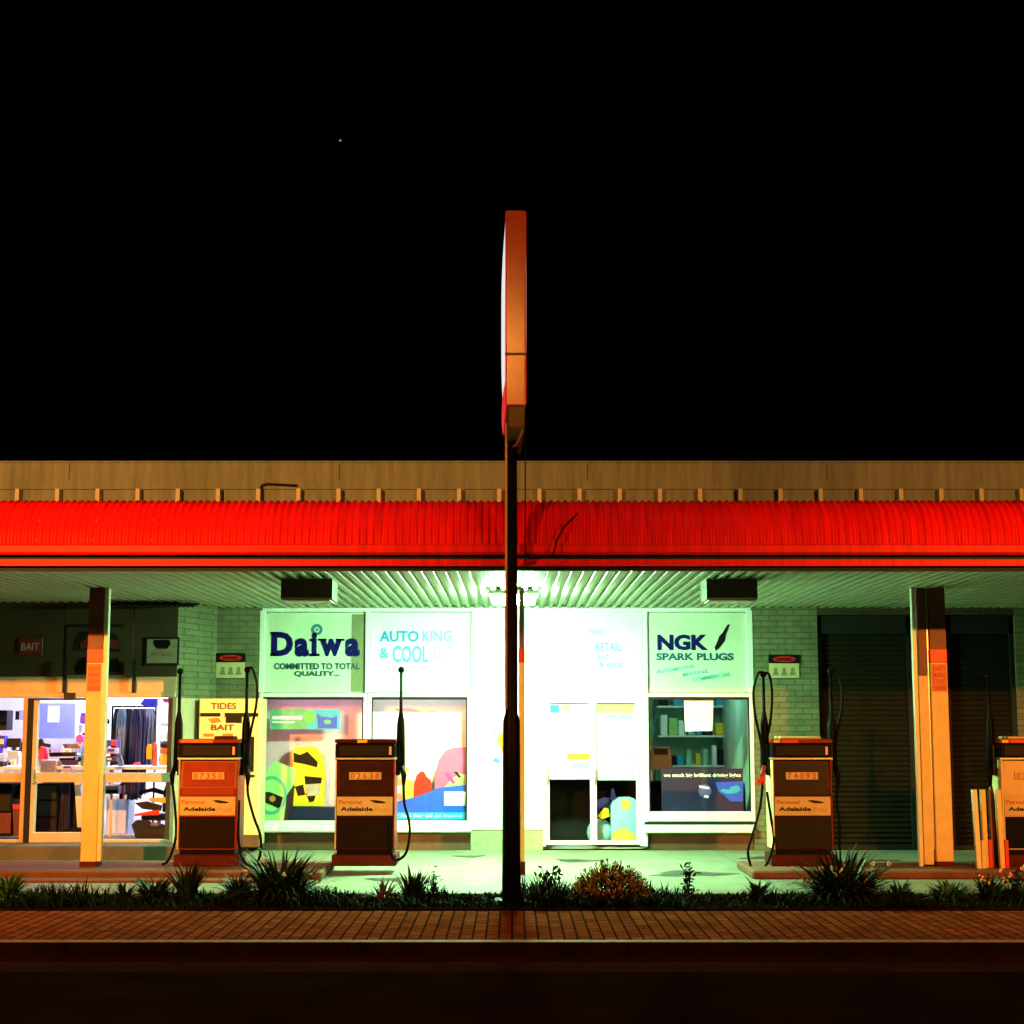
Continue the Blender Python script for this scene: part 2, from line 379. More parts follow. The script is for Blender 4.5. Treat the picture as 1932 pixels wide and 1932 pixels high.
# door set
def doorleaf(u0, u1, v0, v1, Y, hside):
    x0, x1 = at(u0, 1450, Y).x, at(u1, 1450, Y).x; zt, zb = at(966, v0, Y).z, at(966, v1, Y).z
    g = MB().box(x0+.045, x1-.045, Y+.02, Y+.026, zb+.06, zt-.05).build('door', M_glass, B)
    a = MB(); a.box(x0, x0+.045, Y, Y+.05, zb, zt, .005); a.box(x1-.045, x1, Y, Y+.05, zb, zt, .005)
    a.box(x0+.045, x1-.045, Y+.002, Y+.048, zt-.05, zt, .004); a.box(x0+.045, x1-.045, Y+.002, Y+.048, zb, zb+.06, .004)
    a.build('door_frame', M_frame, g)
    hx = x0+.02 if hside < 0 else x1-.02
    MB().tube([(hx, Y-.01, .95), (hx, Y-.06, .97), (hx, Y-.06, 1.15), (hx, Y-.01, 1.17)], .012).build('handle', M_steel, g, smooth=True)
doorleaf(1031, 1119, 1320, 1594, WY+.03, -1); doorleaf(1120, 1206, 1320, 1594, WY+.03, -1)
MB().pbox(1024, 1322, 1030, 1597, WY, .14, .005).build('door_jamb', M_frame, B)
MB().pbox(1207, 1322, 1221, 1597, WY-.004, .14, .005).build('door_jamb', M_frame, B)
# roller shutters
def shutter(u0, u1):
    x0, x1 = X(u0), X(u1); zt = Zv(1160); n = 46; pts = []
    prof = []
    for i in range(n):
        z = zt*i/n; h = zt/n
        prof += [(WY+.14, z), (WY+.115, z+h*.35), (WY+.115, z+h*.65), (WY+.138, z+h*.93)]
    prof += [(WY+.14, zt), (WY+.17, zt), (WY+.17, 0)]
    vs = [(x0, y, z) for y, z in prof]+[(x1, y, z) for y, z in prof]; k = len(prof)
    MB().add(vs, [(i, i+k, (i+1) % k+k, (i+1) % k) for i in range(k)]).build('roller_shutter', M_shut, B)
    MB().box(x0, x0+.06, WY+.05, WY+.11, 0, zt).build('guide_rail', M_dark, B); MB().box(x1-.06, x1, WY+.05, WY+.11, 0, zt).build('guide_rail', M_dark, B)
    MB().box(x0, x1, WY+.05, WY+.112, zt-.28, zt-.01).build('drum_cover', M_dark, B)
    MB().box(x0+.06, x1-.06, WY+.08, WY+.113, 0, .06).build('bottom_rail', M_dark, B)
shutter(1548, 1726); shutter(1791, 1922)
# ------ projecting bay on the left with its glazed front
BY = 22.8
bx = lambda u: at(u, 1400, BY).x
bz = lambda v: at(966, v, BY).z
BXL, BXR = bx(18)-9, bx(330)
floorz = bz(1590)
MB().box(-13, BXR+.25, 22.25, 24.3, -.05, floorz-.005, .012).build('step', mat('worn step concrete', (.11, .085, .05), .8, var=.4, scale=2), B)
# upper cladding wall
for a, b in ((-13, bx(113)), (bx(113)+.012, bx(245)), (bx(245)+.012, BXR)):
    MB().box(a, b, BY, BY+.18, bz(1316), 4.6).build('cladding', M_panel, B)
MB().box(-13, BXR, BY-.03, BY-.002, bz(1316), bz(1277)).build('head_rail', M_orangewall, B)
MB().box(-13, BXR, BY-.07, BY-.032, bz(1316), bz(1306), .008).build('drip_flashing', M_orangewall, B)
for uu in (118, 249): MB().pbox(uu, 1245, uu+7, 1307, BY-.10, .03).build('upright_strip', M_dark, B)  # dark strips paint the shadows of the pump masts on the bay
MB().pbox(125, 1274, 248, 1279, BY-.045, .01, 0).build('ledge', M_steel, B)
# splayed wall between bay and shop front
sp0 = Vector((BXR, BY, 0)); sp1 = Vector((SPL, WY, 0)); dn = Vector((.05, .12, 0))
def splay(z0, z1, m, nm, off=0.0, t0=0, t1=1):
    a = sp0.lerp(sp1, t0); b = sp0.lerp(sp1, t1); n = Vector(((sp1-sp0).y, -(sp1-sp0).x, 0)).normalized()
    a = a+n*off; b = b+n*off; a2 = a-n*.12; b2 = b-n*.12
    vs = [(p.x, p.y, z) for z in (z0, z1) for p in (a, b, b2, a2)]
    MB().add(vs, [(0, 1, 2, 3), (4, 5, 6, 7), (0, 1, 5, 4), (1, 2, 6, 5), (2, 3, 7, 6), (3, 0, 4, 7)]).build(nm, m, B)
splay(0, 2.2, M_orangewall, 'wall'); splay(2.203, 4.6, M_brick, 'wall')  # pale colour of the lower part paints the lamplit zone
# glazed front of the bay
gx = [(-60, 50), (56, 188), (190, 331)]
def bayframe(u0, u1, parentname, door=False):
    x0, x1 = bx(u0), bx(u1); zt = bz(1317); zb = floorz
    m = M_orangewall
    g = MB().box(x0+.05, x1-.05, BY+.05, BY+.056, zb+.1, zt-.05).build(parentname, M_glass, B)
    a = MB(); t = .06; a.box(x0, x0+t, BY, BY+.10, zb, zt, .005); a.box(x1-t, x1, BY, BY+.10, zb, zt, .005)
    a.box(x0+t, x1-t, BY+.002, BY+.098, zb, zb+(.14 if door else .045), .005)
    a.box(x0+t, x1-t, BY+.002, BY+.098, bz(1476), bz(1458), .005); a.build('window_frame', m, g); return g
bayframe(-60, 50, 'glazing'); g = bayframe(61, 189, 'door', True); bayframe(190, 331, 'glazing')
MB().tube([(bx(67), BY-.02, 1.0), (bx(67), BY-.06, 1.02), (bx(67), BY-.06, 1.2), (bx(67), BY-.02, 1.22)], .012).build('handle', M_steel, g)
MB().box(bx(51), bx(60), BY-.02, BY+.12, floorz, bz(1317)).build('door_post', M_dark, B)
MB().pbox(60, 1317, 189, 1321, BY-.015, .02).build('door_closer', M_blackp, B)
MB().pbox(120, 1307, 142, 1321, BY-.09, .05, .01).build('door_closer', M_blackp, B)
# interiors
room = MB()
room.box(-13, BXR-.0, 26.6, 26.8, 0, 3.4)
room.build('interior_wall', M_int, B)
MB().box(-13, BXR-.02, BY+.2, 26.58, 3.30, 3.38).build('interior_ceiling', M_int, B)
MB().box(-13, SPL, BY+.25, 26.58, floorz-.1, floorz).build('interior_floor', M_intfloor, B) if False else MB().box(-13, BXR, 24.302, 26.58, 0, floorz-.003).build('interior_floor', M_intfloor, B)
MB().box(BXR+.0, BXR+.12, WY+.23, 26.8, 0, 3.4).build('interior_wall', M_int, B)
M_intg = mat('shop interior green', (.30, .48, .38), .6, var=.35, scale=1.5)
MB().box(BXR+.3, X(1547), 28.0, 28.15, 0, 3.4).build('interior_wall', M_intg, B)
MB().box(X(1424), X(1424)+.1, WY+.23, 27.99, 0, 3.4).build('interior_wall', M_intg, B)
MB().box(BXR+.3, X(1424), WY+.23, 27.99, 2.9, 2.98).build('interior_ceiling', M_int, B)
MB().box(BXR+.3, X(1424), WY+.23, 27.99, 0.0, .012).build('interior_floor', M_intfloor, B)
MB().box(XL, XR, 28.4, 28.6, -.1, 5.0).build('rear_wall', M_brick, B)
# roof of the shop
MB().box(XL, XR, WY+.26, 28.6, 4.62, 4.7).build('roof', M_steel, B)
# ------------------------------------------------------------------ canopy
CN = thing('forecourt_canopy', 'flat canopy with red corrugated bullnose fascia carried on painted posts', 'canopy', (0, 17.4, 3.5))
def corrug(prof_fn, steps, x0, x1, pitch, amp, nm, m, seg=8):
    n = int((x1-x0)/pitch*seg); vs = []; fs = []
    for i in range(n+1):
        x = x0+i*pitch/seg; a = amp*math.cos(2*PI*i/seg)
        for j in range(steps+1):
            (y, z), (ny, nz) = prof_fn(j/steps); vs.append((x, y+ny*a, z+nz*a))
    k = steps+1
    for i in range(n):
        for j in range(steps): fs.append((i*k+j, (i+1)*k+j, (i+1)*k+j+1, i*k+j+1))
    return MB().add(vs, fs).build(nm, m, CN, smooth=True)
def bull(t):
    a = t*PI/2*1.0; ry, rz = .50, .545
    return (17.34+ry*(1-math.cos(a)), 3.77+rz*math.sin(a)), (-math.cos(a), math.sin(a))
corrug(bull, 12, XL, XR, .0783, .0125, 'fascia', M_red)
def rf(t): return (17.86+6.1*t, 4.307+.22*t), (0, 1)
corrug(rf, 2, XL, XR, .0783, .010, 'roof_sheet', M_steel, 4)
# soft red gutter roll, dark slot, lower trim
MB().xprism([(17.31, 3.665), (17.36, 3.665), (17.38, 3.785), (17.30, 3.785), (17.285, 3.76), (17.285, 3.69)], XL, XR).build('gutter', M_red, CN)
MB().box(XL, XR, 17.42, 17.5, 3.50, 3.78).build('fascia_board', M_dark, CN)
MB().xprism([(17.33, 3.545), (17.415, 3.545), (17.415, 3.62), (17.33, 3.615)], XL, XR).build('trim', M_red, CN)
m = MB(); x = XL+.2
while x < XR:
    for zz_ in (3.83, 4.05): m.ball((x, 17.325 if zz_ < 4 else 17.415, zz_), .008, 6, 4)
    x += .626
m.build('screws', M_steel, CN)['kind'] = 'stuff'
# ribbed soffit
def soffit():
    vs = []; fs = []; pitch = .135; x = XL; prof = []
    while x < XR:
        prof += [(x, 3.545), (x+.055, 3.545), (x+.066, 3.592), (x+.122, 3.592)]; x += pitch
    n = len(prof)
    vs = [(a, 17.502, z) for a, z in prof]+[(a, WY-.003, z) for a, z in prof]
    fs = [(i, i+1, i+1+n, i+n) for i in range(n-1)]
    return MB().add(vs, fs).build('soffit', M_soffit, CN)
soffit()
# post builder
def post(u0, u1, Y, band=True, name='post', sidecol=True, top=3.54, text=True, dy=.2):
    x0, x1 = at(u0, 1450, Y).x, at(u1, 1450, Y).x; w = x1-x0
    zb = at(966, 1250, Y).z
    p = MB().box(x0, x1, Y, Y+dy, .0, zb, .008).build(name, M_post, CN)
    MB().box(x0+.004, x1-.004, Y+.004, Y+dy-.004, zb+.17, top).build('upper_shaft', M_postdark, p)  # upper shaft in a darker red-brown than the post below
    MB().box(x0-.002, x1+.002, Y-.002, Y+dy+.002, zb, zb+.17, .006).build('band', M_redband, p)
    MB().box(x0-.006, x1+.006, Y-.006, Y+dy+.006, 0, .16, .006).build('base', M_plinth, p)
    if text:
        MB().box(x0+.012, x1-.012, Y-.006, Y-.001, zb-.36, zb-.02).build('notice', mat('red orange notice', (.62, .13, .03), .5, var=.35, scale=22), p)
        t = MB()
        for i, s_ in enumerate(('NO', 'SMOKING', 'STOP', 'ENGINE')): t.text(s_, x0+.03, x1-.03, zb-.10-.08*i, zb-.05-.08*i, Y-.007, .002, .02)
        t.build('lettering', M_inkred, p)
    return p
PY = 20.2
post(157, 187, PY, dy=.26); 
c = CN
# pale strip paints the lamplit side of the left post
MB().box(at(189, 1400, PY).x, at(196, 1400, PY).x, PY+.02, PY+.12, .16, 3.54).build('downpipe', mat('cream downpipe', (.72, .70, .58), .4, var=.1), CN)
post(979, 990, PY, text=False, dy=.22)
post(1762, 1794, PY, dy=.22)
p2 = MB().box(at(1738, 1400, PY).x, at(1756, 1400, PY).x, PY+.02, PY+.2, .12, at(966, 1275, PY).z, .006).build('post', M_post, CN)
MB().box(at(1740, 1400, PY).x, at(1755, 1400, PY).x, PY+.03, PY+.19, at(966, 1275, PY).z, 3.54).build('upper_shaft', M_postdark, p2)
MB().box(at(1729, 1400, PY).x, at(1736, 1400, PY).x, PY+.02, PY+.1, 0, 3.54).build('downpipe', MATS['cream downpipe'], CN)  # pale strip paints the lamplit left edge of the thin post
MB().box(at(1757, 1400, PY).x, at(1760, 1400, PY).x, PY+.05, PY+.1, .3, 3.54).build('conduit', M_steel, CN)
# unlit and lit canopy lamps
def lampbox(u0, u1, v0, v1, Y, label, lit=False):
    x0, x1 = at(u0, 1100, Y).x, at(u1, 1100, Y).x
    if lit: x0, x1 = -.32, .36
    z1, z0 = at(966, v0, Y).z, at(966, v1, Y).z
    t = thing('canopy_light', label, 'ceiling light', ((x0+x1)/2, Y+.3, 3.54), 'lamps under the canopy')
    if not lit:
        MB().xprism([(Y, z0+.02), (Y+.03, z0), (Y+.57, z0), (Y+.6, z0+.02), (Y+.6, 3.54), (Y, 3.54)], x0, x1).build('housing', mat('brown lamp housing', (.10, .05, .02), .5, var=.2), t)
        MB().box(x0+.03, x1-.03, Y+.04, Y+.56, z0-.012, z0-.001).build('diffuser', M_int, t)
    else:
        MB().box(x0+.02, x1-.02, Y, Y+.6, 3.49, 3.54, .01).build('housing', M_frame, t)
        MB().box(x0+.06, x1-.06, Y+.04, Y+.56, 3.39, 3.488, .02).build('diffuser', emit('lit canopy diffuser', (.40, 1, .50), 1300), t)
    return t
lampbox(530, 627, 1098, 1131, 18.9, 'brown unlit box lamp under the canopy above the green fishing brand panel')
lampbox(1333, 1429, 1098, 1131, 18.9, 'brown unlit box lamp under the canopy above the spark plug panel')
lampbox(918, 1014, 1112, 1131, 20.6, 'glaring white lit lamp under the canopy behind the tall pole', True)
# cable things on the parapet and the fascia
t = thing('conduit', 'dark bent conduit rising over the cream parapet above the green panel', 'conduit', at(492, 940, WY-.09))
MB().tube([at(490, 950, WY-.1), at(490, 925, WY-.1), at(494, 916, WY-.1), at(502, 913, WY-.1), at(560, 916, WY-.1)], .018).build('pipe', M_dark, t, smooth=True)
# ------------------------------------------------------------------ sign panels on the shop front
PYs = WY+.045
def panel(u0, v0, u1, v1, label, m=M_greenpanel, Y=PYs, nm='sign_panel', cat='sign', d=.012):
    c = at((u0+u1)/2, v1, Y); t = thing(nm, label, cat, (c.x, Y, c.z)); MB().pbox(u0, v0, u1, v1, Y, d).build('board', m, t); return t
t = panel(500, 1157, 688, 1306, 'pale green panel reading Daiwa over committed to total quality')
MB().pbox(663, 1159, 688, 1305, PYs-.006, .005).build('edge_strip', M_olive, t)
yy = PYs-.007
# slab-serif word built from bold letters plus serifs
dw = MB(); dw.ptext('D', 512, 1192, 553, 1238, yy, .05); dw.ptext('a', 556, 1204, 583, 1239, yy, .05); dw.ptext('i', 588, 1193, 598, 1238, yy, .045)
dw.ptext('w', 603, 1205, 646, 1238, yy, .05); dw.ptext('a', 651, 1204, 679, 1239, yy, .05)
for (a, b, c_, d_) in ((510, 1192, 524, 1197), (510, 1233, 524, 1238), (584, 1205, 592, 1210), (583, 1233, 603, 1238), (600, 1205, 616, 1209), (634, 1205, 650, 1209)):
    dw.pbox(a, b, c_, d_, yy-.003, .003)
dw.build('lettering', M_inkblue, t)
a = at(598, 1188, yy); g = MB()
n = 28; vs = []; 
for i in range(n):
    th = 2*PI*i/n
    for r in (.042, .085):
        for y in (yy, yy-.003): vs.append((a.x+r*math.cos(th), y, a.z+r*math.sin(th)))
fs = []
for i in range(n):
    j = (i+1) % n; q = i*4; r = j*4
    fs += [(q, r, r+1, q+1), (q+2, q+3, r+3, r+2), (q+1, r+1, r+3, q+3), (q, q+2, r+2, r)]
g.add(vs, fs).disc(a.x, a.z, .018, yy-.003, yy); g.build('emblem', mat('teal ink', (.03, .16, .25), .5, var=0), t)
s = MB(); s.ptext('COMMITTED TO TOTAL', 517, 1251, 679, 1263, yy, .035); s.ptext('QUALITY...', 555, 1266, 641, 1277, yy, .035); s.build('lettering', mat('dark green ink', (.01, .05, .06), .5, var=0), t)
t = panel(699, 1157, 886, 1306, 'white panel reading Auto King and Coolant in blue', M_white)
s = MB(); s.ptext('AUTO', 716, 1190, 790, 1211, yy, .03); s.build('lettering', M_inkmid, t)
s = MB(); s.ptext('KING', 797, 1190, 852, 1210, yy, .02); s.build('lettering', mat('fading blue ink', (.22, .48, .62), .5, var=0), t)
s = MB(); s.ptext('&', 716, 1223, 734, 1242, yy, .02); s.ptext('COOL', 741, 1218, 808, 1250, yy, .02); s.build('lettering', M_inkcyan, t)
s = MB(); s.ptext('ANT', 812, 1218, 855, 1250, yy, .01); s.build('lettering', M_inkgrey, t)
t = panel(1223, 1157, 1408, 1306, 'yellow green panel reading NGK spark plugs with a spark plug drawing')
s = MB(); s.ptext('NGK', 1240, 1197, 1336, 1227, yy, .05); s.build('lettering', M_inkblue, t)
s = MB(); s.ptext('SPARK PLUGS', 1238, 1232, 1384, 1246, yy, .04); s.build('lettering', mat('dark teal ink', (.01, .06, .14), .5, var=0), t)
s = MB(); r = math.radians(9)
for wd_, a_, b_, c_, d_ in (('AUTOMOTIVE', 1238, 1259, 1310, 1266), ('MARINE', 1288, 1266, 1336, 1273), ('COMMERCIAL', 1305, 1273, 1380, 1281)): MB().ptext(wd_, a_, b_, c_, d_, yy, .02, r).build('lettering', M_inkcyan, t)
s = MB().pprism([(1350, 1228), (1348, 1221), (1353, 1211), (1357, 1200), (1363, 1194), (1373, 1178), (1377, 1178), (1369, 1198), (1368, 1208), (1361, 1218), (1356, 1224)], yy-.003, .003)
s.build('spark_plug', M_ink, t)
t = panel(1028, 1160, 1212, 1312, 'white panel over the glass door with bleached faint lettering', M_white, WY+.005)
y2 = WY+.004
for wd_, a_, b_, c_, d_ in (('TACKLE', 1112, 1187, 1140, 1197), ('RETAIL', 1124, 1213, 1172, 1228), ('BAIT', 1128, 1236, 1150, 1244), ('& shop', 1130, 1248, 1175, 1262)): MB().ptext(wd_, a_, b_, c_, d_, y2, .01).build('lettering', M_inkcyan, t)
t = panel(900, 1372, 1004, 1466, 'small bank plate reading st.george with orange and blue shapes', M_white, WY-.03, d=.008)
s = MB().pprism([(936, 1396), (944, 1383), (956, 1379), (962, 1392), (960, 1412), (950, 1424), (944, 1410)], WY-.033, .003); s.build('emblem', M_orange, t)
s = MB().pprism([(929, 1436), (935, 1428), (944, 1436), (940, 1441)], WY-.033, .003); s.pprism([(930, 1386), (934, 1381), (938, 1386)], WY-.033, .003); s.build('emblem', M_cyan, t)
s = MB(); s.ptext('st.george', 906, 1441, 1000, 1457, WY-.0305); s.build('lettering', M_inkgrey, t)

# hazard plates on the brick piers, notices on the cladding
def plate(u0, v0, u1, v1, Y, label, words='DANGER'):
    c = at((u0+u1)/2, v1, Y); t = thing('hazard_sign', label, 'sign', (c.x, Y, c.z), 'danger plates on the brick')
    MB().pbox(u0, v0, u1, v1, Y, .012, .003).build('board', M_cream, t)
    h = (v1-v0); MB().pbox(u0-1, v0-1, u1+1, v0+h*.36, Y-.005, .004).build('header', M_ink, t)
    a = at((u0+u1)/2, v0+h*.18, Y-.008); MB().disc(a.x, a.z, .17, Y-.009, Y-.006, 24, .045).build('oval', M_redp, t)
    MB().text(words, a.x-.11, a.x+.11, a.z-.022, a.z+.022, Y-.010, .002, .03).build('lettering', M_ink, t)
    m = MB()
    for q in (.22, .5, .78):
        b = at(u0+(u1-u0)*q, v0+h*.68, Y-.003); m.disc(b.x, b.z+.02, .028, Y-.005, Y-.001, 14); m.prism([(b.x-.05, b.z-.07), (b.x+.05, b.z-.07), (b.x+.015, b.z+.02), (b.x-.015, b.z+.02)], Y-.004, Y-.001)
    m.build('pictogram', M_olive, t)
SY = 23.72
plate(408, 1233, 462, 1279, WY-.02 if False else 23.98, 'danger plate with red oval on the brick beside the Daiwa panel')
plate(1451, 1236, 1508, 1279, 23.98, 'danger plate with dark header on the brick right of the NGK panel')
c = at(57, 1234, BY); t = thing('notice_board', 'small dark red notice on brown cladding at the far left', 'sign', (c.x, BY-.02, c.z))
MB().pbox(35, 1204, 80, 1236, BY-.02, .018, .003).build('board', mat('dark red notice', (.16, .012, .02), .5, var=.2), t)
MB().ptext('BAIT', 40, 1213, 74, 1227, BY-.021, .02).build('lettering', mat('dull pink ink', (.4, .22, .2), .6, var=0), t)
c = at(180, 1276, BY); t = thing('poster', 'tall dark poster of red and black shapes behind the left post', 'poster', (c.x, BY-.02, c.z))
MB().pbox(125, 1180, 236, 1273, BY-.012, .010).build('sheet', M_panel, t)
m = MB(); m.pbox(128, 1178, 234, 1183, BY-.02, .007); m.pprism([(137, 1228), (142, 1206), (150, 1192), (175, 1190), (205, 1190), (222, 1200), (228, 1230)], BY-.018, .005); m.build('artwork', M_dark, t)
MB().pprism([(140, 1262), (150, 1244), (165, 1238), (168, 1268), (144, 1272)], BY-.018, .005).build('artwork', M_ink, t); MB().pprism([(200, 1246), (222, 1242), (230, 1268), (196, 1270)], BY-.018, .005).build('artwork', M_ink, t)
m = MB(); m.pprism([(150, 1212), (165, 1203), (168, 1222), (152, 1224)], BY-.023, .004); m.pprism([(205, 1205), (222, 1208), (224, 1226), (207, 1222)], BY-.023, .004); m.build('artwork', MATS['dark red notice'], t)
c = at(305, 1256, BY); t = thing('notice_board', 'framed cream notice with dark picture beside the black poster', 'sign', (c.x, BY-.02, c.z))
MB().pbox(273, 1202, 338, 1255, BY-.02, .018, .012).build('frame', M_dark, t)
MB().pbox(277, 1206, 334, 1251, BY-.026, .005, .002).build('board', mat('dull cream card', (.30, .24, .16), .6, var=.25), t)
m = MB(); m.pprism([(290, 1207), (320, 1207), (322, 1216), (315, 1224), (296, 1224), (290, 1216)], BY-.03, .003); m.build('picture', M_ink, t)
m = MB(); m.ptext('SPECIALS', 284, 1230, 326, 1238, BY-.0275, .0); m.build('lettering', M_olive, t)
# tides and bait board on the splayed wall, leaning cabinet below
TY = 22.70
def pan(u0, v0, u1, v1, Y, d, m, nm, par, ch=0): return MB().pbox(u0, v0, u1, v1, Y, d, ch).build(nm, m, par)
TY = 23.32
c = at(412, 1600, TY); t = thing('bait_fridge', 'tall cream bait cabinet with tides and bait lettering behind first pump', 'cabinet', (c.x, TY, 0))
pan(374, 1318, 489, 1598, TY, .62, M_post, 'body', t, .01)
pan(376, 1320, 449, 1393, TY-.012, .010, mat('yellow tide board', (.75, .60, .25), .5, var=.12), 'board', t)
m = MB(); m.ptext('TIDES', 398, 1326, 446, 1338, TY-.014, .02); m.ptext('BAIT', 398, 1367, 442, 1378, TY-.014, .03); m.build('lettering', mat('brown ink', (.12, .03, .01), .5, var=0), t)
m = MB(); m.pbox(378, 1345, 416, 1352, TY-.018, .006); m.pbox(424, 1345, 487, 1352, TY-.022, .02); m.pbox(426, 1352, 456, 1364, TY-.018, .006); m.build('clipboard_bar', M_ink, t)
m = MB(); m.pprism([(392, 1356), (412, 1354), (418, 1362), (400, 1365)], TY-.016, .003); m.pbox(384, 1384, 404, 1390, TY-.016, .003); m.pbox(420, 1384, 440, 1390, TY-.016, .003); m.build('drawing', M_orange, t)
pan(470, 1390, 479, 1456, TY-.012, .01, M_ink, 'grille', t); pan(462, 1462, 480, 1466, TY-.03, .03, M_ink, 'handle', t)
pan(374, 1575, 489, 1598, TY-.004, .005, M_plinthwall, 'kickboard', t)
# dark corrugated awning edge
c = at(290, 1142, BY); t = thing('awning', 'short dark corrugated awning over the brown cladding', 'awning', (c.x, BY-.3, c.z))
vs = []; fs = []; x0, x1 = bx(206), bx(370)
n = 80
for i in range(n+1):
    x = x0+(x1-x0)*i/n; z = at(966, 1141, BY-.35).z+.012*math.cos(i*PI/2)
    for y, dz in ((BY-.35, -.03), (BY-.35, 0), (BY-.005, .05), (BY-.005, .02)): vs.append((x, y, z+dz))
for i in range(n):
    a = i*4; b = a+4
    for q in range(4): fs.append((a+q, b+q, b+(q+1) % 4, a+(q+1) % 4))
MB().add(vs, fs).build('sheet', M_dark, t)

# ------------------------------------------------------------------ display goods behind the glass
GY = WY+.14
def thg(nm, label, cat, u, v, Y, group=None):
    c = at(u, v, Y); return thing(nm, label, cat, (c.x, Y, c.z), group)
# window one
t = thg('backdrop', 'pale pink backdrop sheet filling the first display window', 'backdrop', 595, 1548, GY+.35)
pan(499, 1318, 688, 1552, GY+.35, .012, M_palepink, 'sheet', t)
t = thg('backdrop', 'plain white backdrop sheet filling the second display window', 'backdrop', 790, 1548, GY+.35)
pan(700, 1318, 886, 1552, GY+.35, .012, M_paper, 'sheet', t)
MB().pprism([(745, 1338), (770, 1336), (800, 1344), (830, 1340), (800, 1350), (765, 1352)], GY+.343, .004).build('print', M_palepink, t)
t = thg('banner', 'blue and green banner strip across the top of the first window', 'banner', 575, 1376, GY)
pan(509, 1338, 641, 1376, GY, .006, M_cyan, 'sheet', t)
m = MB(); m.pprism([(509, 1338), (575, 1336), (580, 1376), (509, 1376)], GY-.004, .003); m.build('print', mat('dull green print', (.10, .32, .20), .5, var=.35, scale=10), t)
m = MB(); m.pbox(514, 1351, 570, 1357, GY-.008, .003); m.pbox(514, 1361, 556, 1364, GY-.008, .003); m.build('print', M_paper, t)
m = MB(); c = at(584, 1352, GY); m.disc(c.x, c.z, .085, GY-.009, GY-.006, 20, .10); c = at(618, 1362, GY); m.disc(c.x, c.z, .05, GY-.009, GY-.006, 16, .03); m.build('print', mat('vivid green print', (.12, .7, .10), .5, var=.1), t)
m = MB(); m.pprism([(598, 1345), (606, 1352), (628, 1354), (636, 1350), (636, 1374), (600, 1374)], GY-.005, .003); m.build('print', M_blue, t)
t = thg('oil_drum_display', 'yellow oil container shaped display with black markings', 'display', 582, 1522, GY+.1)
MB().pprism([(551, 1424), (556, 1409), (594, 1409), (606, 1424), (613, 1452), (610, 1521), (553, 1521), (556, 1480)], GY+.1, .12).build('body', M_yellow, t)
m = MB(); m.pprism([(554, 1420), (566, 1424), (580, 1418), (600, 1438), (598, 1448), (576, 1442), (554, 1438)], GY+.095, .004)
m.pprism([(574, 1464), (608, 1467), (606, 1478), (576, 1480)], GY+.095, .004); m.pprism([(556, 1484), (572, 1480), (576, 1500), (562, 1502)], GY+.095, .004); m.pprism([(576, 1496), (596, 1502), (592, 1512), (584, 1514)], GY+.095, .004); m.build('markings', M_ink, t)
m = MB(); m.pprism([(574, 1480), (604, 1479), (604, 1500), (580, 1502)], GY+.093, .004); m.build('markings', mat('grey print', (.35, .32, .30), .5, var=.3), t)
t = thg('tilted_carton', 'pale green tilted carton with a black dial in the window corner', 'carton', 530, 1552, GY+.02)
MB().pprism([(498, 1470), (506, 1450), (518, 1436), (560, 1452), (556, 1478), (540, 1500), (534, 1552), (498, 1552)], GY+.02, .08).build('body', M_green, t)
c = at(512, 1500, GY); n = 36; vs = []; fs = []
for i in range(n):
    th = 2*PI*i/n
    for r in (.19, .225):
        for y in (GY+.018, GY+.008): vs.append((c.x+r*math.cos(th), y, c.z+r*1.25*math.sin(th)))
for i in range(n):
    j = (i+1) % n; q = i*4; r = j*4; fs += [(q, r, r+1, q+1), (q+2, q+3, r+3, r+2), (q+1, r+1, r+3, q+3)]
MB().add(vs, fs).build('ring', mat('teal print', (.08, .32, .28), .5, var=.1), t)
MB().pprism([(498, 1494), (508, 1494), (534, 1504), (528, 1526), (500, 1514)], GY+.012, .006).build('dial', M_ink, t)
c = at(514, 1507, GY); MB().disc(c.x, c.z, .045, GY+.006, GY+.01, 16).build('hub', M_orange, t)
t = thg('counter_box', 'long navy box lying on the window sill beside the green carton', 'box', 588, 1552, GY)
MB().pprism([(548, 1523), (688, 1523), (688, 1546), (543, 1546)], GY+.06, .2).build('box', M_navy, t)
# window two
t = thg('wave_display', 'blue wave shaped cardboard stand with a white label', 'display', 815, 1552, GY)
MB().pprism([(698, 1515), (745, 1514), (790, 1502), (830, 1486), (884, 1480), (884, 1548), (698, 1548)], GY+.02, .02).build('board', M_blue, t)
MB().pbox(698, 1533, 882, 1546, GY+.014, .005).build('stripe', M_cyan, t)
MB().pbox(838, 1494, 880, 1520, GY+.010, .008, .004).build('label', M_paper, t)
MB().ptext('family fun for all at home', 716, 1536, 872, 1543, GY+.0135).build('lettering', M_paper, t)
t = thg('red_float', 'red rounded float shape standing on the blue wave', 'display', 794, 1510, GY+.1)
MB().pprism([(780, 1513), (781, 1478), (786, 1462), (794, 1455), (800, 1456), (805, 1466), (813, 1472), (816, 1506)], GY+.06, .05).build('body', M_redp, t)
t = thg('pink_cutout', 'large pink rounded cutout with purple stripe at the window edge', 'display', 850, 1490, GY+.1)
MB().pprism([(820, 1500), (822, 1460), (828, 1434), (840, 1416), (858, 1410), (882, 1410), (882, 1500)], GY+.10, .03).build('body', M_pink, t)
MB().pprism([(835, 1490), (850, 1472), (866, 1460), (882, 1462), (882, 1500), (832, 1500)], GY+.093, .005).build('base', M_green, t)
MB().pprism([(838, 1458), (846, 1458), (860, 1476), (854, 1480)], GY+.086, .005).build('stripe', mat('purple print', (.36, .03, .30), .5, var=.1), t)
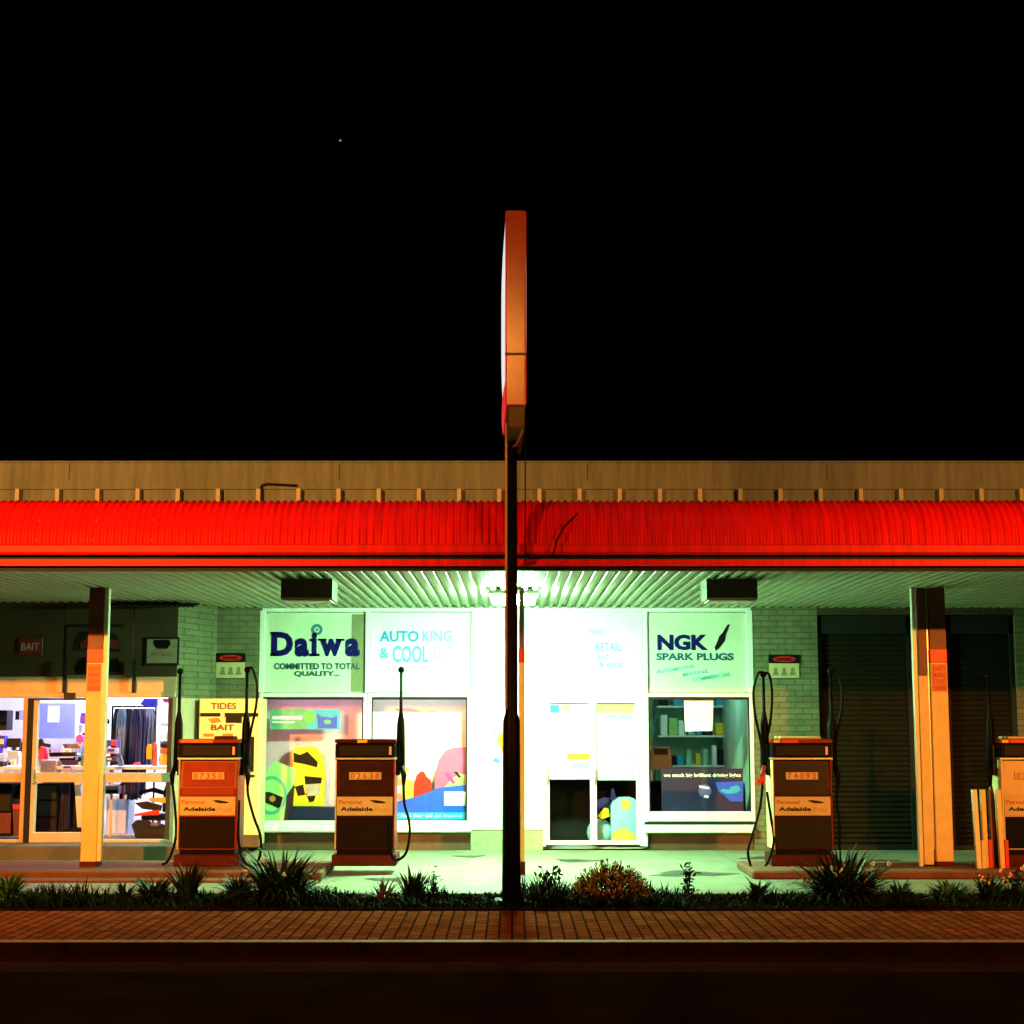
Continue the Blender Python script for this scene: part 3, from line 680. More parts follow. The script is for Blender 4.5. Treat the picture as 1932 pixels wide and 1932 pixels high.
MB().pprism([(856, 1456), (862, 1456), (870, 1466), (866, 1468)], GY+.086, .005).build('spot', M_ink, t)
t = thg('flower_cutout', 'small yellow flower cutout beside the middle pump hose', 'display', 766, 1510, GY+.1)
m = MB(); c = at(768, 1452, GY+.08)
for i in range(6): m.disc(c.x+.045*math.cos(i*PI/3), c.z+.045*math.sin(i*PI/3), .028, GY+.08, GY+.09, 12)
m.build('petals', M_paper, t); MB().disc(c.x, c.z, .03, GY+.07, GY+.078, 14).build('centre', M_yellow, t)
MB().pprism([(760, 1478), (768, 1470), (780, 1474), (780, 1510), (762, 1512), (756, 1490)], GY+.08, .02).build('leaves', mat('lime print', (.55, .62, .06), .5, var=.25), t)
for u0_, u1_, lb in ((508, 680, 'hidden tube lamp over the first display window goods'), (706, 878, 'hidden tube lamp over the second display window goods')):
    t = thg('window_light', lb, 'tube light', (u0_+u1_)/2, 1316, WY+.2, 'tube lamps inside the display windows')
    MB().box(X(u0_), X(u1_), WY+.14, WY+.24, 2.27, 2.30).build('housing', M_frame, t); MB().box(X(u0_), X(u1_), WY+.16, WY+.21, 2.23, 2.268).build('tube', emit('window tube', (1, .80, .95), 7), t)  # unseen tubes added to brighten the window goods
# door posters and goods
DYg = WY+.075
t = thg('poster', 'white poster sheet with yellow and green sticker on left door leaf', 'poster', 1078, 1472, DYg)
pan(1037, 1329, 1114, 1470, DYg, .004, M_paper, 'sheet', t)
pan(1038, 1330, 1055, 1345, DYg-.004, .003, M_cyan, 'sticker', t); pan(1057, 1330, 1074, 1342, DYg-.004, .003, M_green, 'sticker', t)
pan(1070, 1422, 1113, 1433, DYg-.004, .003, M_yellow, 'sticker', t); pan(1079, 1438, 1113, 1451, DYg-.004, .003, mat('mint print', (.25, .55, .42), .5, var=.1), 'sticker', t)
t = thg('poster', 'pale cyan poster with lime heading on right door leaf', 'poster', 1162, 1472, DYg)
pan(1126, 1329, 1200, 1472, DYg, .004, mat('pale cyan print', (.42, .72, .72), .5, var=.2, scale=5), 'sheet', t)
pan(1126, 1329, 1195, 1346, DYg-.004, .003, mat('lime heading print', (.55, .62, .22), .5, var=.2), 'heading', t)
MB().ptext('SPECIALS', 1140, 1348, 1192, 1356, DYg-.002).build('lettering', mat('teal print', (.08, .32, .28), .5, var=.1), t)
t = thg('counter', 'low black counter behind the lower half of the glass door', 'counter', 1115, 1590, WY+.6)
pan(1012, 1472, 1212, 1592, WY+.9, .4, M_black, 'body', t, .02)
t = thg('ice_cream_bin', 'pale blue arched bin with yellow green flowers inside right door', 'bin', 1178, 1590, WY+.4)
MB().pprism([(1153, 1590), (1153, 1522), (1158, 1512), (1168, 1505), (1188, 1504), (1198, 1508), (1204, 1518), (1204, 1590)], WY+.3, .3).build('body', mat('aqua plastic', (.25, .62, .66), .35, var=.3, scale=5), t)
m = MB(); m.pprism([(1170, 1512), (1184, 1508), (1192, 1516), (1186, 1528), (1174, 1526)], WY+.293, .005); m.pprism([(1156, 1570), (1178, 1562), (1198, 1574), (1200, 1588), (1156, 1588)], WY+.293, .005); m.build('print', mat('lime print', (.55, .62, .06)), t)
t = thg('water_bottle', 'blue spray bottle standing behind the pale blue bin', 'bottle', 1157, 1590, WY+.75)
MB().pprism([(1152, 1510), (1153, 1492), (1155, 1488), (1158, 1488), (1160, 1496), (1164, 1510)], WY+.70, .06).build('bottle', M_blue, t)
t = thg('toy_ball', 'round pale blue ball on the floor between the door leaves', 'ball', 1135, 1590, WY+.35)
c = at(1132, 1560, WY+.5); MB().ball((c.x, WY+.5, .22), .2).build('ball', MATS['aqua plastic'], t, smooth=True)
MB().pprism([(1127, 1540), (1140, 1524), (1148, 1526), (1150, 1540), (1136, 1546)], WY+.27, .02).build('patch', M_yellow, t)
t = thg('folded_chair', 'blue and black folded seat behind the round ball', 'chair', 1140, 1590, WY+.8)
MB().pprism([(1128, 1510), (1140, 1504), (1152, 1506), (1152, 1530), (1130, 1530)], WY+.78, .05).build('seat', M_blue, t)
m = MB(); m.tube([at(1128, 1535, WY+.72), at(1148, 1575, WY+.72)], .02); m.tube([at(1132, 1525, WY+.72), at(1152, 1560, WY+.72)], .02); m.build('frame', M_black, t)
# right window
t = thg('paper_notice', 'plain white sheet of paper taped high in the right window', 'notice', 1317, 1380, GY)
MB().pprism([(1290, 1317), (1346, 1317), (1344, 1379), (1293, 1380)], WY+.064, .003).build('sheet', M_paper, t)
m = MB(); m.ptext('EX 4', 1306, 1346, 1330, 1354, WY+.0635); m.build('lettering', M_inkgrey, t)
t = thg('poster', 'navy blue poster with white heading and blue car picture', 'poster', 1313, 1533, GY)
pan(1248, 1450, 1402, 1533, GY-.03, .006, M_navy, 'sheet', t)
MB().ptext('for big, brilliant air filtration Ryco fits', 1252, 1459, 1398, 1467, GY-.031, .02).build('lettering', M_paper, t) if False else MB().ptext('we stock big brilliant driving lights', 1252, 1459, 1398, 1468, GY-.031, .02).build('lettering', M_paper, t)
MB().pprism([(1350, 1476), (1402, 1474), (1402, 1512), (1378, 1512), (1366, 1500), (1356, 1494)], GY-.035, .004).build('picture', M_blue, t)
m = MB(); m.pprism([(1358, 1492), (1366, 1488), (1376, 1490), (1380, 1484), (1392, 1482), (1398, 1490), (1390, 1496), (1372, 1498)], GY-.040, .004); m.build('picture', M_cyan, t)
m = MB(); c = at(1330, 1492, GY-.03)
m.disc(c.x, c.z, .095, GY-.040, GY-.032, 24); m.build('picture', mat('violet print', (.10, .08, .32), .4, var=.3, scale=12), t)
m = MB(); m.pprism([(1319, 1482), (1338, 1485), (1338, 1489), (1320, 1486)], GY-.045, .003); m.pprism([(1330, 1500), (1338, 1502), (1336, 1506), (1328, 1504)], GY-.045, .003); m.build('picture', M_paper, t)
t = thg('counter', 'dark shop counter inside the right display window', 'counter', 1300, 1533, WY+.9)
MB().box(X(1210), X(1420), WY+1.0, WY+1.5, 0.01, .95, .02).build('body', M_black, t)
t = thg('cash_register', 'grey cash register on the counter behind the right window', 'cash register', 1248, 1450, WY+1.1)
MB().pprism([(1228, 1452), (1230, 1418), (1236, 1410), (1262, 1410), (1266, 1420), (1268, 1452)], WY+1.1, .3).build('body', mat('grey plastic', (.10, .12, .11), .4, var=.2), t)
MB().pprism([(1234, 1412), (1260, 1412), (1260, 1424), (1234, 1424)], WY+1.09, .008).build('screen', M_ink, t)
t = thing('shelf_unit', 'green lit shelf unit of goods deep behind the right window', 'shelves', (X(1310), 27.4, 0))
MB().box(at(1240, 1400, 27.6).x, at(1420, 1400, 27.6).x, 27.93, 27.98, .1, 2.6).build('back', mat('mint print', (.25, .55, .42)), t)
for z in (.6, 1.1, 1.6, 2.1): MB().box(at(1240, 1400, 27.6).x, at(1420, 1400, 27.6).x, 27.5, 27.92, z, z+.03).build('shelf', M_frame, t)
for z in (1.13, 1.63, 2.13):
    x = at(1242, 1400, 27.5).x+.05
    while x < at(1410, 1400, 27.5).x:
        w_ = random.uniform(.07, .16); h_ = random.uniform(.14, .36)
        MB().box(x, x+w_, 27.55, 27.75, z, z+h_, .008).build('carton', random.choice([MATS['mint print'], M_green, M_paper, M_cyan, M_dark, M_yellow]), t); x += w_+random.uniform(.01, .08)
# indoor lamp in shop
t = thing('ceiling_batten', 'fluorescent batten on the shop ceiling behind right window', 'ceiling light', (X(1340), 26.3, 2.9))
MB().box(X(1330), X(1345), 25.2, 26.4, 2.86, 2.9).build('housing', M_frame, t); MB().box(X(1333), X(1342), 25.2, 26.4, 2.83, 2.858).build('tube', emit('shop tube', (.5, 1, .75), 70), t)
# ------------------------------------------------------------------ workshop room on the left
for i, (xx, lb) in enumerate(((-6.6, 'bright fluorescent batten on the workshop ceiling near the left post'), (-5.3, 'bright fluorescent batten on the workshop ceiling near first pump'))):
    t = thing('ceiling_batten', lb, 'ceiling light', (xx, 24.6, 3.3), 'workshop ceiling battens')
    MB().box(xx-.08, xx+.08, 23.6, 25.9, 3.25, 3.3).build('housing', M_frame, t)
    MB().box(xx-.06, xx+.06, 23.6, 25.9, 3.2, 3.248).build('tube', emit('workshop tube', (.84, .82, 1), 120), t)
CY = 23.6
zt_ = at(966, 1451, CY).z
def desk(u0, u1, label):
    t = thg('workbench', label, 'bench', (u0+u1)/2, 1450, CY)
    MB().pbox(u0, 1446, u1, 1452, CY, .65, .005).build('top', M_paper, t)
    for uu in (u0+2, u1-6): MB().box(at(uu, 1500, CY).x, at(uu+4, 1500, CY).x, CY+.3, CY+.35, floorz, at(966, 1452, CY).z).build('leg', M_steel, t)
desk(66, 160, 'white workbench piled with goods behind the door'); desk(196, 328, 'white workbench with small boxes right of the left post'); desk(-40, 44, 'white workbench cut by the left edge')
RY = 25.8
t = thg('pin_board', 'blue pin board with white sheet on the workshop wall', 'board', 103, 1400, RY)
pan(70, 1327, 141, 1393, RY, .03, mat('periwinkle board', (.22, .25, .75), .6, var=.12), 'board', t); pan(90, 1332, 112, 1363, RY-.008, .006, M_paper, 'sheet', t)
M_bblue = mat('deep blue plastic', (.02, .02, .42), .5, var=.2); M_mag = mat('magenta plastic', (.6, .05, .55), .4, var=.1); M_crim = mat('crimson plastic', (.55, .02, .15), .5, var=.2)
M_salmon = mat('salmon card', (.8, .45, .38), .6, var=.15); M_brown = mat('brown timber', (.25, .13, .07), .6, var=.2); M_lav = mat('lavender plastic', (.45, .40, .75), .5, var=.2)
M_ltblue = mat('light blue panel', (.40, .58, .85), .5, var=.15)
def wallshelf(u0, u1, v0, v1, rows, Y, label, cols):
    t = thg('shelf_unit', label, 'shelves', (u0+u1)/2, v1, Y); x0, x1 = at(u0, v0, Y).x, at(u1, v0, Y).x; za, zb_ = at(966, v1, Y).z, at(966, v0, Y).z
    MB().box(x0, x0+.02, Y, Y+.25, za, zb_).box(x1-.02, x1, Y, Y+.25, za, zb_).build('side_panel', M_int, t)
    for i in range(rows):
        z = za+(zb_-za)*i/rows; MB().box(x0+.02, x1-.02, Y, Y+.25, z, z+.018).build('board', M_int, t); x = x0+.04
        while x < x1-.08:
            w_ = random.uniform(.03, .11); h_ = (zb_-za)/rows*random.uniform(.35, .85); c_ = random.choice(cols); yy_ = Y+random.uniform(.0, .08)
            if random.random() < .35: MB().tube([(x+w_/2, yy_+.06, z+.018), (x+w_/2, yy_+.06, z+.018+h_*.7), (x+w_/2, yy_+.06, z+.018+h_*.8), (x+w_/2, yy_+.06, z+.018+h_)], [w_/2, w_/2, w_/4, w_/4.5], 8).build('bottle', c_, t)
            else:
                b_ = MB().box(x, x+w_, yy_, yy_+.14, z+.018, z+.018+h_, .004).build('carton', c_, t); MB().box(x+w_*.2, x+w_*.8, yy_-.003, yy_-.0005, z+.018+h_*.3, z+.018+h_*.6).build('label', random.choice([M_paper, M_redp, M_yellow]), b_)
            x += w_+random.uniform(.005, .05)
GC = [M_paper, M_int, M_bblue, M_lav, M_navy, M_black, M_ltblue, M_crim, M_cyan, M_paper]
def garment(u0, v0, u1, v1, Y, m, label, k):
    t = thg('hanging_jacket', label, 'jacket', (u0+u1)/2, v0, Y, 'clothes on the rail')
    a = at(u0, v0, Y); b = at(u1, v1, Y); n, r = 14, 10; vs = []; fs = []
    for j in range(r+1):
        f = j/r; wd = 1 if f > .12 else .55+.45*f/.12
        for i in range(n+1):
            s_ = i/n-.5; x = (a.x+b.x)/2+s_*(b.x-a.x)*wd*(1+.12*f); z = a.z+(b.z-a.z)*f+(.02*math.sin(i*1.3+k) if j == r else 0)
            vs.append((x, Y+.05*math.sin(i*1.7+k*2+f*1.5)*(.4+f), z))
    q = n+1
    for j in range(r):
        for i in range(n): fs.append((j*q+i, j*q+i+1, (j+1)*q+i+1, (j+1)*q+i))
    nv = len(vs); vs += [(x, y+.06, z) for x, y, z in vs]
    fs += [tuple(v+nv for v in reversed(f)) for f in fs]
    MB().add(vs, fs).build('cloth', m, t, smooth=True)
    MB().tube([((a.x+b.x)/2, Y+.03, a.z-.01), ((a.x+b.x)/2, Y+.03, a.z+.06)], .006).build('hanger', M_steel, t)
M_slate = mat('slate cloth', (.16, .24, .30), .8, var=.3); M_navycl = mat('navy cloth', (.02, .018, .07), .8, var=.4); M_blackcl = mat('black cloth', (.012, .014, .02), .8, var=.3)
M_plum = mat('plum cloth', (.06, .03, .10), .8, var=.4); M_grey = mat('grey cloth', (.20, .24, .30), .8, var=.3)
HY = 24.7
garment(214, 1337, 224, 1448, HY, M_blackcl, 'black garment at the left end of the rail', 1)
garment(222, 1337, 236, 1425, HY-.12, M_slate, 'slate blue garment second on the rail', 2)
garment(233, 1337, 248, 1500, HY-.02, M_blackcl, 'long black garment in the middle of the rail', 3)
garment(246, 1337, 262, 1508, HY-.16, M_navycl, 'long navy garment beside the black one', 4)
garment(259, 1337, 272, 1500, HY-.06, M_plum, 'plum garment near the right of the rail', 5)
garment(270, 1337, 292, 1452, HY, M_grey, 'wide grey garment at the right end of the rail', 6)
t = thg('clothes_rail', 'thin black clothes rail hung with dark garments', 'rail', 250, 1337, HY)
m = MB(); a, b = at(212, 1333, HY), at(294, 1333, HY); m.tube([(a.x, HY, a.z), (b.x, HY, b.z)], .014)
m.tube([(a.x, HY+.02, a.z), (a.x, HY+.02, floorz)], .014); m.tube([(b.x, HY+.02, b.z), (b.x, HY+.02, floorz)], .014); m.build('rail', M_black, t)
def goods(nm, label, cat, pts, Y, d, m, extra=None):
    us = [p[0] for p in pts]; vs_ = [p[1] for p in pts]
    t = thg(nm, label, cat, (min(us)+max(us))/2, max(vs_), Y)
    if len(pts) == 2: MB().pbox(pts[0][0], pts[0][1], pts[1][0], pts[1][1], Y, d, .008).build('body', m, t)
    else: MB().pprism(pts, Y, d).build('body', m, t)
    if extra:
        for (nm2, p2, m2) in extra:
            if len(p2) == 2: MB().pbox(p2[0][0], p2[0][1], p2[1][0], p2[1][1], Y-.01, .009).build(nm2, m2, t)
            else: MB().pprism(p2, Y-.01, .009).build(nm2, m2, t)
    return t
wallshelf(-30, 50, 1395, 1452, 2, 26.0, 'white shelves crowded with small goods in the leftmost window', GC)
wallshelf(300, 329, 1372, 1452, 3, 25.6, 'narrow white shelves right of the clothes rail', GC)
wallshelf(146, 210, 1340, 1452, 4, 26.1, 'white shelves crowded with small goods behind the left post', GC)
wallshelf(70, 146, 1400, 1452, 2, 26.1, 'low white shelves under the blue pin board', GC)
goods('sun_hat', 'deep blue cloth hat hanging above the clothes rail', 'hat', [(264, 1329), (272, 1318), (296, 1318), (296, 1332), (280, 1334)], HY-.3, .12, M_bblue)
goods('lamp_shade', 'dark red dish lamp near the top right of workshop glass', 'lamp', [(305, 1318), (328, 1318), (324, 1325), (310, 1326)], 24.2, .15, M_crim)
goods('ball', 'magenta ball on the bench left of the post', 'ball', [(150+7*math.cos(i*PI/6), 1394+8*math.sin(i*PI/6)) for i in range(12)], CY+.3, .1, M_mag)
goods('gift_bag', 'crimson toy bag on the bench beside the door post', 'bag', [(70, 1433), (72, 1416), (77, 1408), (86, 1412), (88, 1433)], CY+.1, .1, M_crim)
goods('desk_lamp', 'black desk lamp at the door side of the bench', 'lamp', [(68, 1414), (70, 1396), (78, 1393), (82, 1402), (94, 1404), (94, 1410), (80, 1410), (76, 1416)], CY+.22, .06, M_blackp)
goods('keyboard', 'long black keyboard lying on the bench behind the door', 'keyboard', [(92, 1420), (140, 1419), (142, 1427), (94, 1428)], CY+.2, .12, M_blackp, [('key_row', [(96, 1422), (136, 1424)], M_dark)])
goods('timber_tray', 'brown timber tray beside the magenta ball', 'tray', [(118, 1404), (148, 1404), (152, 1412), (122, 1412)], CY+.4, .15, M_brown)
goods('carton', 'pale salmon carton low on the bench behind the door', 'carton', [(76, 1434), (106, 1458)], CY-.05, .3, M_salmon, [('label', [(82, 1440), (98, 1448)], M_palepink)])
goods('shoe_box', 'dark plum shoe box right of the salmon carton', 'box', [(111, 1432), (141, 1434), (141, 1444), (120, 1444)], CY, .2, M_plum, [('lid', [(112, 1430), (142, 1434)], M_black)])
goods('spray_can', 'short violet can in front of the shoe box', 'can', [(119, 1448), (133, 1457)], CY-.08, .07, M_lav, [('cap', [(119, 1446), (133, 1449)], M_bblue)])
goods('tackle_box', 'cyan tackle box stacked against the left post', 'box', [(152, 1416), (168, 1432)], CY+.05, .2, M_cyan, [('latch', [(157, 1422), (163, 1425)], M_paper)])
goods('tackle_box', 'teal tackle box under the cyan one by the post', 'box', [(152, 1433), (168, 1450)], CY+.04, .2, mat('teal plastic', (.05, .25, .36), .5, var=.2), [('latch', [(157, 1440), (163, 1443)], M_paper)])
goods('parts_carton', 'blue and red carton topmost of its stack by the post', 'carton', [(199, 1396), (220, 1408)], CY+.2, .2, M_bblue, [('label', [(210, 1397), (220, 1407)], M_redp)])
goods('parts_carton', 'light violet carton in the middle of its stack', 'carton', [(199, 1411), (219, 1422)], CY+.18, .2, M_lav, [('label', [(203, 1413), (215, 1418)], M_bblue)])
goods('parts_carton', 'dark plum carton at the bottom of its stack', 'carton', [(198, 1427), (218, 1437)], CY+.16, .2, M_plum, [('label', [(202, 1430), (210, 1434)], M_paper)])
goods('drink_bottle', 'small slate bottle on the white bench under the rail', 'bottle', [(222, 1449), (223, 1436), (225, 1430), (229, 1430), (231, 1436), (232, 1449)], CY+.1, .07, M_slate)
goods('toy_car', 'tiny pink toy car on the bench under the rail', 'toy', [(249, 1444), (254, 1438), (262, 1438), (266, 1444)], CY+.05, .06, M_pink)
goods('yellow_bottle', 'pale yellow bottle beside the plush toy', 'bottle', [(276, 1432), (276, 1412), (279, 1404), (283, 1404), (286, 1412), (286, 1432)], CY+.15, .08, M_yellow)
goods('red_thermos', 'dull red flask between bottle and plush toy', 'flask', [(287, 1446), (287, 1406), (291, 1400), (295, 1406), (295, 1446)], CY+.2, .08, mat('brick red plastic', (.4, .08, .07), .5, var=.2))
t = thg('plush_toy', 'orange and yellow plush toy with a black hat', 'toy', 312, 1446, CY+.15)
c = at(310, 1432, CY+.2); MB().ball((c.x, CY+.2, c.z), .085, sc=(1, .8, 1.1)).build('torso', M_yellow, t, smooth=True)
c = at(313, 1416, CY+.2); MB().ball((c.x, CY+.2, c.z), .075, sc=(1.1, .8, .8)).build('head', M_orange, t, smooth=True)
c = at(314, 1405, CY+.2); MB().ball((c.x, CY+.2, c.z), .085, sc=(1.1, .9, .7)).build('hat', M_blackcl, t, smooth=True)
goods('binder', 'lavender shelf edge on the wall beside the rail', 'shelf', [(303, 1363), (328, 1370)], 25.2, .3, M_lav)
goods('speaker', 'tall black loudspeaker in the leftmost window', 'speaker', [(-8, 1340), (13, 1378)], 24.6, .3, M_blackp, [('cone', [(-2, 1350), (9, 1362)], M_dark)])
goods('wall_phone', 'small violet wall phone in the leftmost window', 'phone', [(29, 1340), (47, 1358)], RY, .08, M_lav, [('handset', [(29, 1342), (36, 1358)], M_blackp)])
goods('computer_screen', 'small black computer screen in the leftmost window', 'monitor', [(14, 1393), (38, 1410)], CY+.3, .06, M_blackp, [('stand', [(23, 1410), (29, 1420)], M_blackp)])
goods('game_pad', 'blue plastic tub below the small black screen', 'tub', [(13, 1416), (34, 1418), (36, 1432), (18, 1434)], CY+.1, .15, M_ltblue)
goods('paint_tin', 'deep blue tin cut by the left picture edge', 'tin', [(-6, 1388), (9, 1412)], CY+.2, .15, M_bblue, [('label', [(-4, 1394), (7, 1404)], M_paper)])
goods('stationery_tray', 'navy tray low on the far left bench', 'tray', [(-8, 1437), (6, 1448)], CY, .2, M_navycl)
# lower zone
LY = 23.45
goods('filing_cabinet', 'black filing cabinet behind the lower door glass', 'cabinet', [(68, 1478), (109, 1577)], LY, .5, M_black, [('drawer', [(71, 1482), (106, 1508)], M_dark), ('drawer', [(71, 1512), (106, 1540)], M_dark), ('drawer', [(71, 1544), (106, 1573)], M_dark)])
garment(116, 1470, 128, 1570, LY+.1, M_navycl, 'dark overalls hanging left of the white cloth', 7)
garment(128, 1468, 143, 1572, LY+.3, M_blackcl, 'black overalls hanging beside the left post', 8)
goods('dust_sheet', 'long white roll leaning beside black overalls', 'roll', [(140, 1470), (150, 1468), (158, 1566), (146, 1566)], LY+.2, .1, M_paper)
goods('floor_mat', 'black mat rolled on the floor behind the door', 'mat', [(112, 1570), (122, 1564), (160, 1562), (166, 1578), (112, 1578)], LY-.1, .3, M_black)
goods('tool_trolley', 'black and dark red tool trolley in the leftmost window', 'trolley', [(-20, 1478), (22, 1578)], LY, .5, M_black, [('drawer', [(-18, 1500), (20, 1530)], M_blackp), ('drawer', [(-18, 1534), (20, 1572)], mat('dark red enamel', (.12, .01, .01), .4, var=.2))])
goods('red_bucket', 'red crate on the floor at the left door post', 'crate', [(24, 1522), (44, 1520), (44, 1578), (26, 1578)], LY, .3, MATS['dark red enamel'], [('rim', [(24, 1518), (45, 1526)], M_redp)])
goods('waste_bin', 'dark red and black bin hanging above the red crate', 'bin', [(30, 1480), (46, 1508)], LY+.2, .3, M_black)
goods('printer', 'grey printer on the floor shelf right of the post', 'printer', [(198, 1482), (224, 1498)], LY+.1, .4, mat('blue grey plastic', (.13, .18, .25), .4, var=.3), [('tray', [(200, 1490), (222, 1497)], M_black)])
goods('locker', 'pale blue locker door beside the grey printer', 'locker', [(200, 1500), (242, 1578)], 24.6, .4, M_ltblue, [('door_panel', [(204, 1504), (218, 1572)], M_int), ('door_panel', [(224, 1504), (238, 1572)], mat('pale blue door', (.55, .66, .86), .5, var=.1))])
goods('fire_blanket', 'narrow black and red strip box beside the printer', 'box', [(225, 1478), (232, 1508)], LY+.3, .1, M_black, [('stripe', [(231, 1480), (233, 1508)], M_redp)])
# office chair with clutter
t = thg('office_chair', 'black office chair with armrests and five wheeled feet', 'chair', 296, 1578, LY+.2)
cx = at(300, 1540, LY+.3).x; cy = LY+.3
m = MB().pprism([(306, 1530), (309, 1492), (314, 1478), (326, 1474), (331, 1480), (330, 1532), (322, 1538)], cy+.05, .10); m.build('backrest', M_blackcl, t)
zs = at(966, 1540, cy).z
MB().box(cx-.22, cx+.2, cy-.2, cy+.25, zs-.05, zs+.03, .03).build('seat', M_blackcl, t)
for (pts) in ([(262, 1492), (290, 1486), (308, 1492), (308, 1500), (286, 1494), (262, 1500)], [(254, 1515), (276, 1512), (304, 1520), (302, 1530), (268, 1526)]):
    MB().pprism(pts, cy-.18, .08).build('armrest', M_blackp, t)
MB().tube([(cx, cy, zs), (cx, cy, floorz+.12)], .03).build('column', M_steel, t)
for i in range(5):
    a = i*2*PI/5+.3; p = (cx+.32*math.cos(a), cy+.25*math.sin(a), floorz+.08)
    f = MB().tube([(cx, cy, floorz+.13), p], [.035, .02]).build('foot', M_blackp, t); MB().ball((p[0], p[1], floorz+.045), .045).build('castor', M_black, f)
goods('tool_bag', 'black bag of tools crumpled on the floor by the chair', 'bag', [(248, 1556), (256, 1548), (276, 1550), (290, 1560), (300, 1556), (318, 1562), (316, 1582), (256, 1582)], LY-.05, .2, M_blackcl, [('strap', [(284, 1552), (298, 1558)], M_grey)])
goods('hand_saw', 'red handled saw leaning beside the office chair', 'saw', [(254, 1536), (284, 1530), (300, 1528), (300, 1538), (284, 1538), (254, 1540)], LY-.1, .02, M_redp)
goods('level_tool', 'bright yellow tool standing by the chair back', 'tool', [(312, 1478), (326, 1474), (322, 1500), (316, 1500)], LY-.05, .03, M_yellow)
goods('cleaning_cloth', 'yellow cloth draped over the chair arm', 'cloth', [(280, 1506), (318, 1504), (316, 1516), (300, 1514), (284, 1512)], LY-.02, .04, M_yellow)

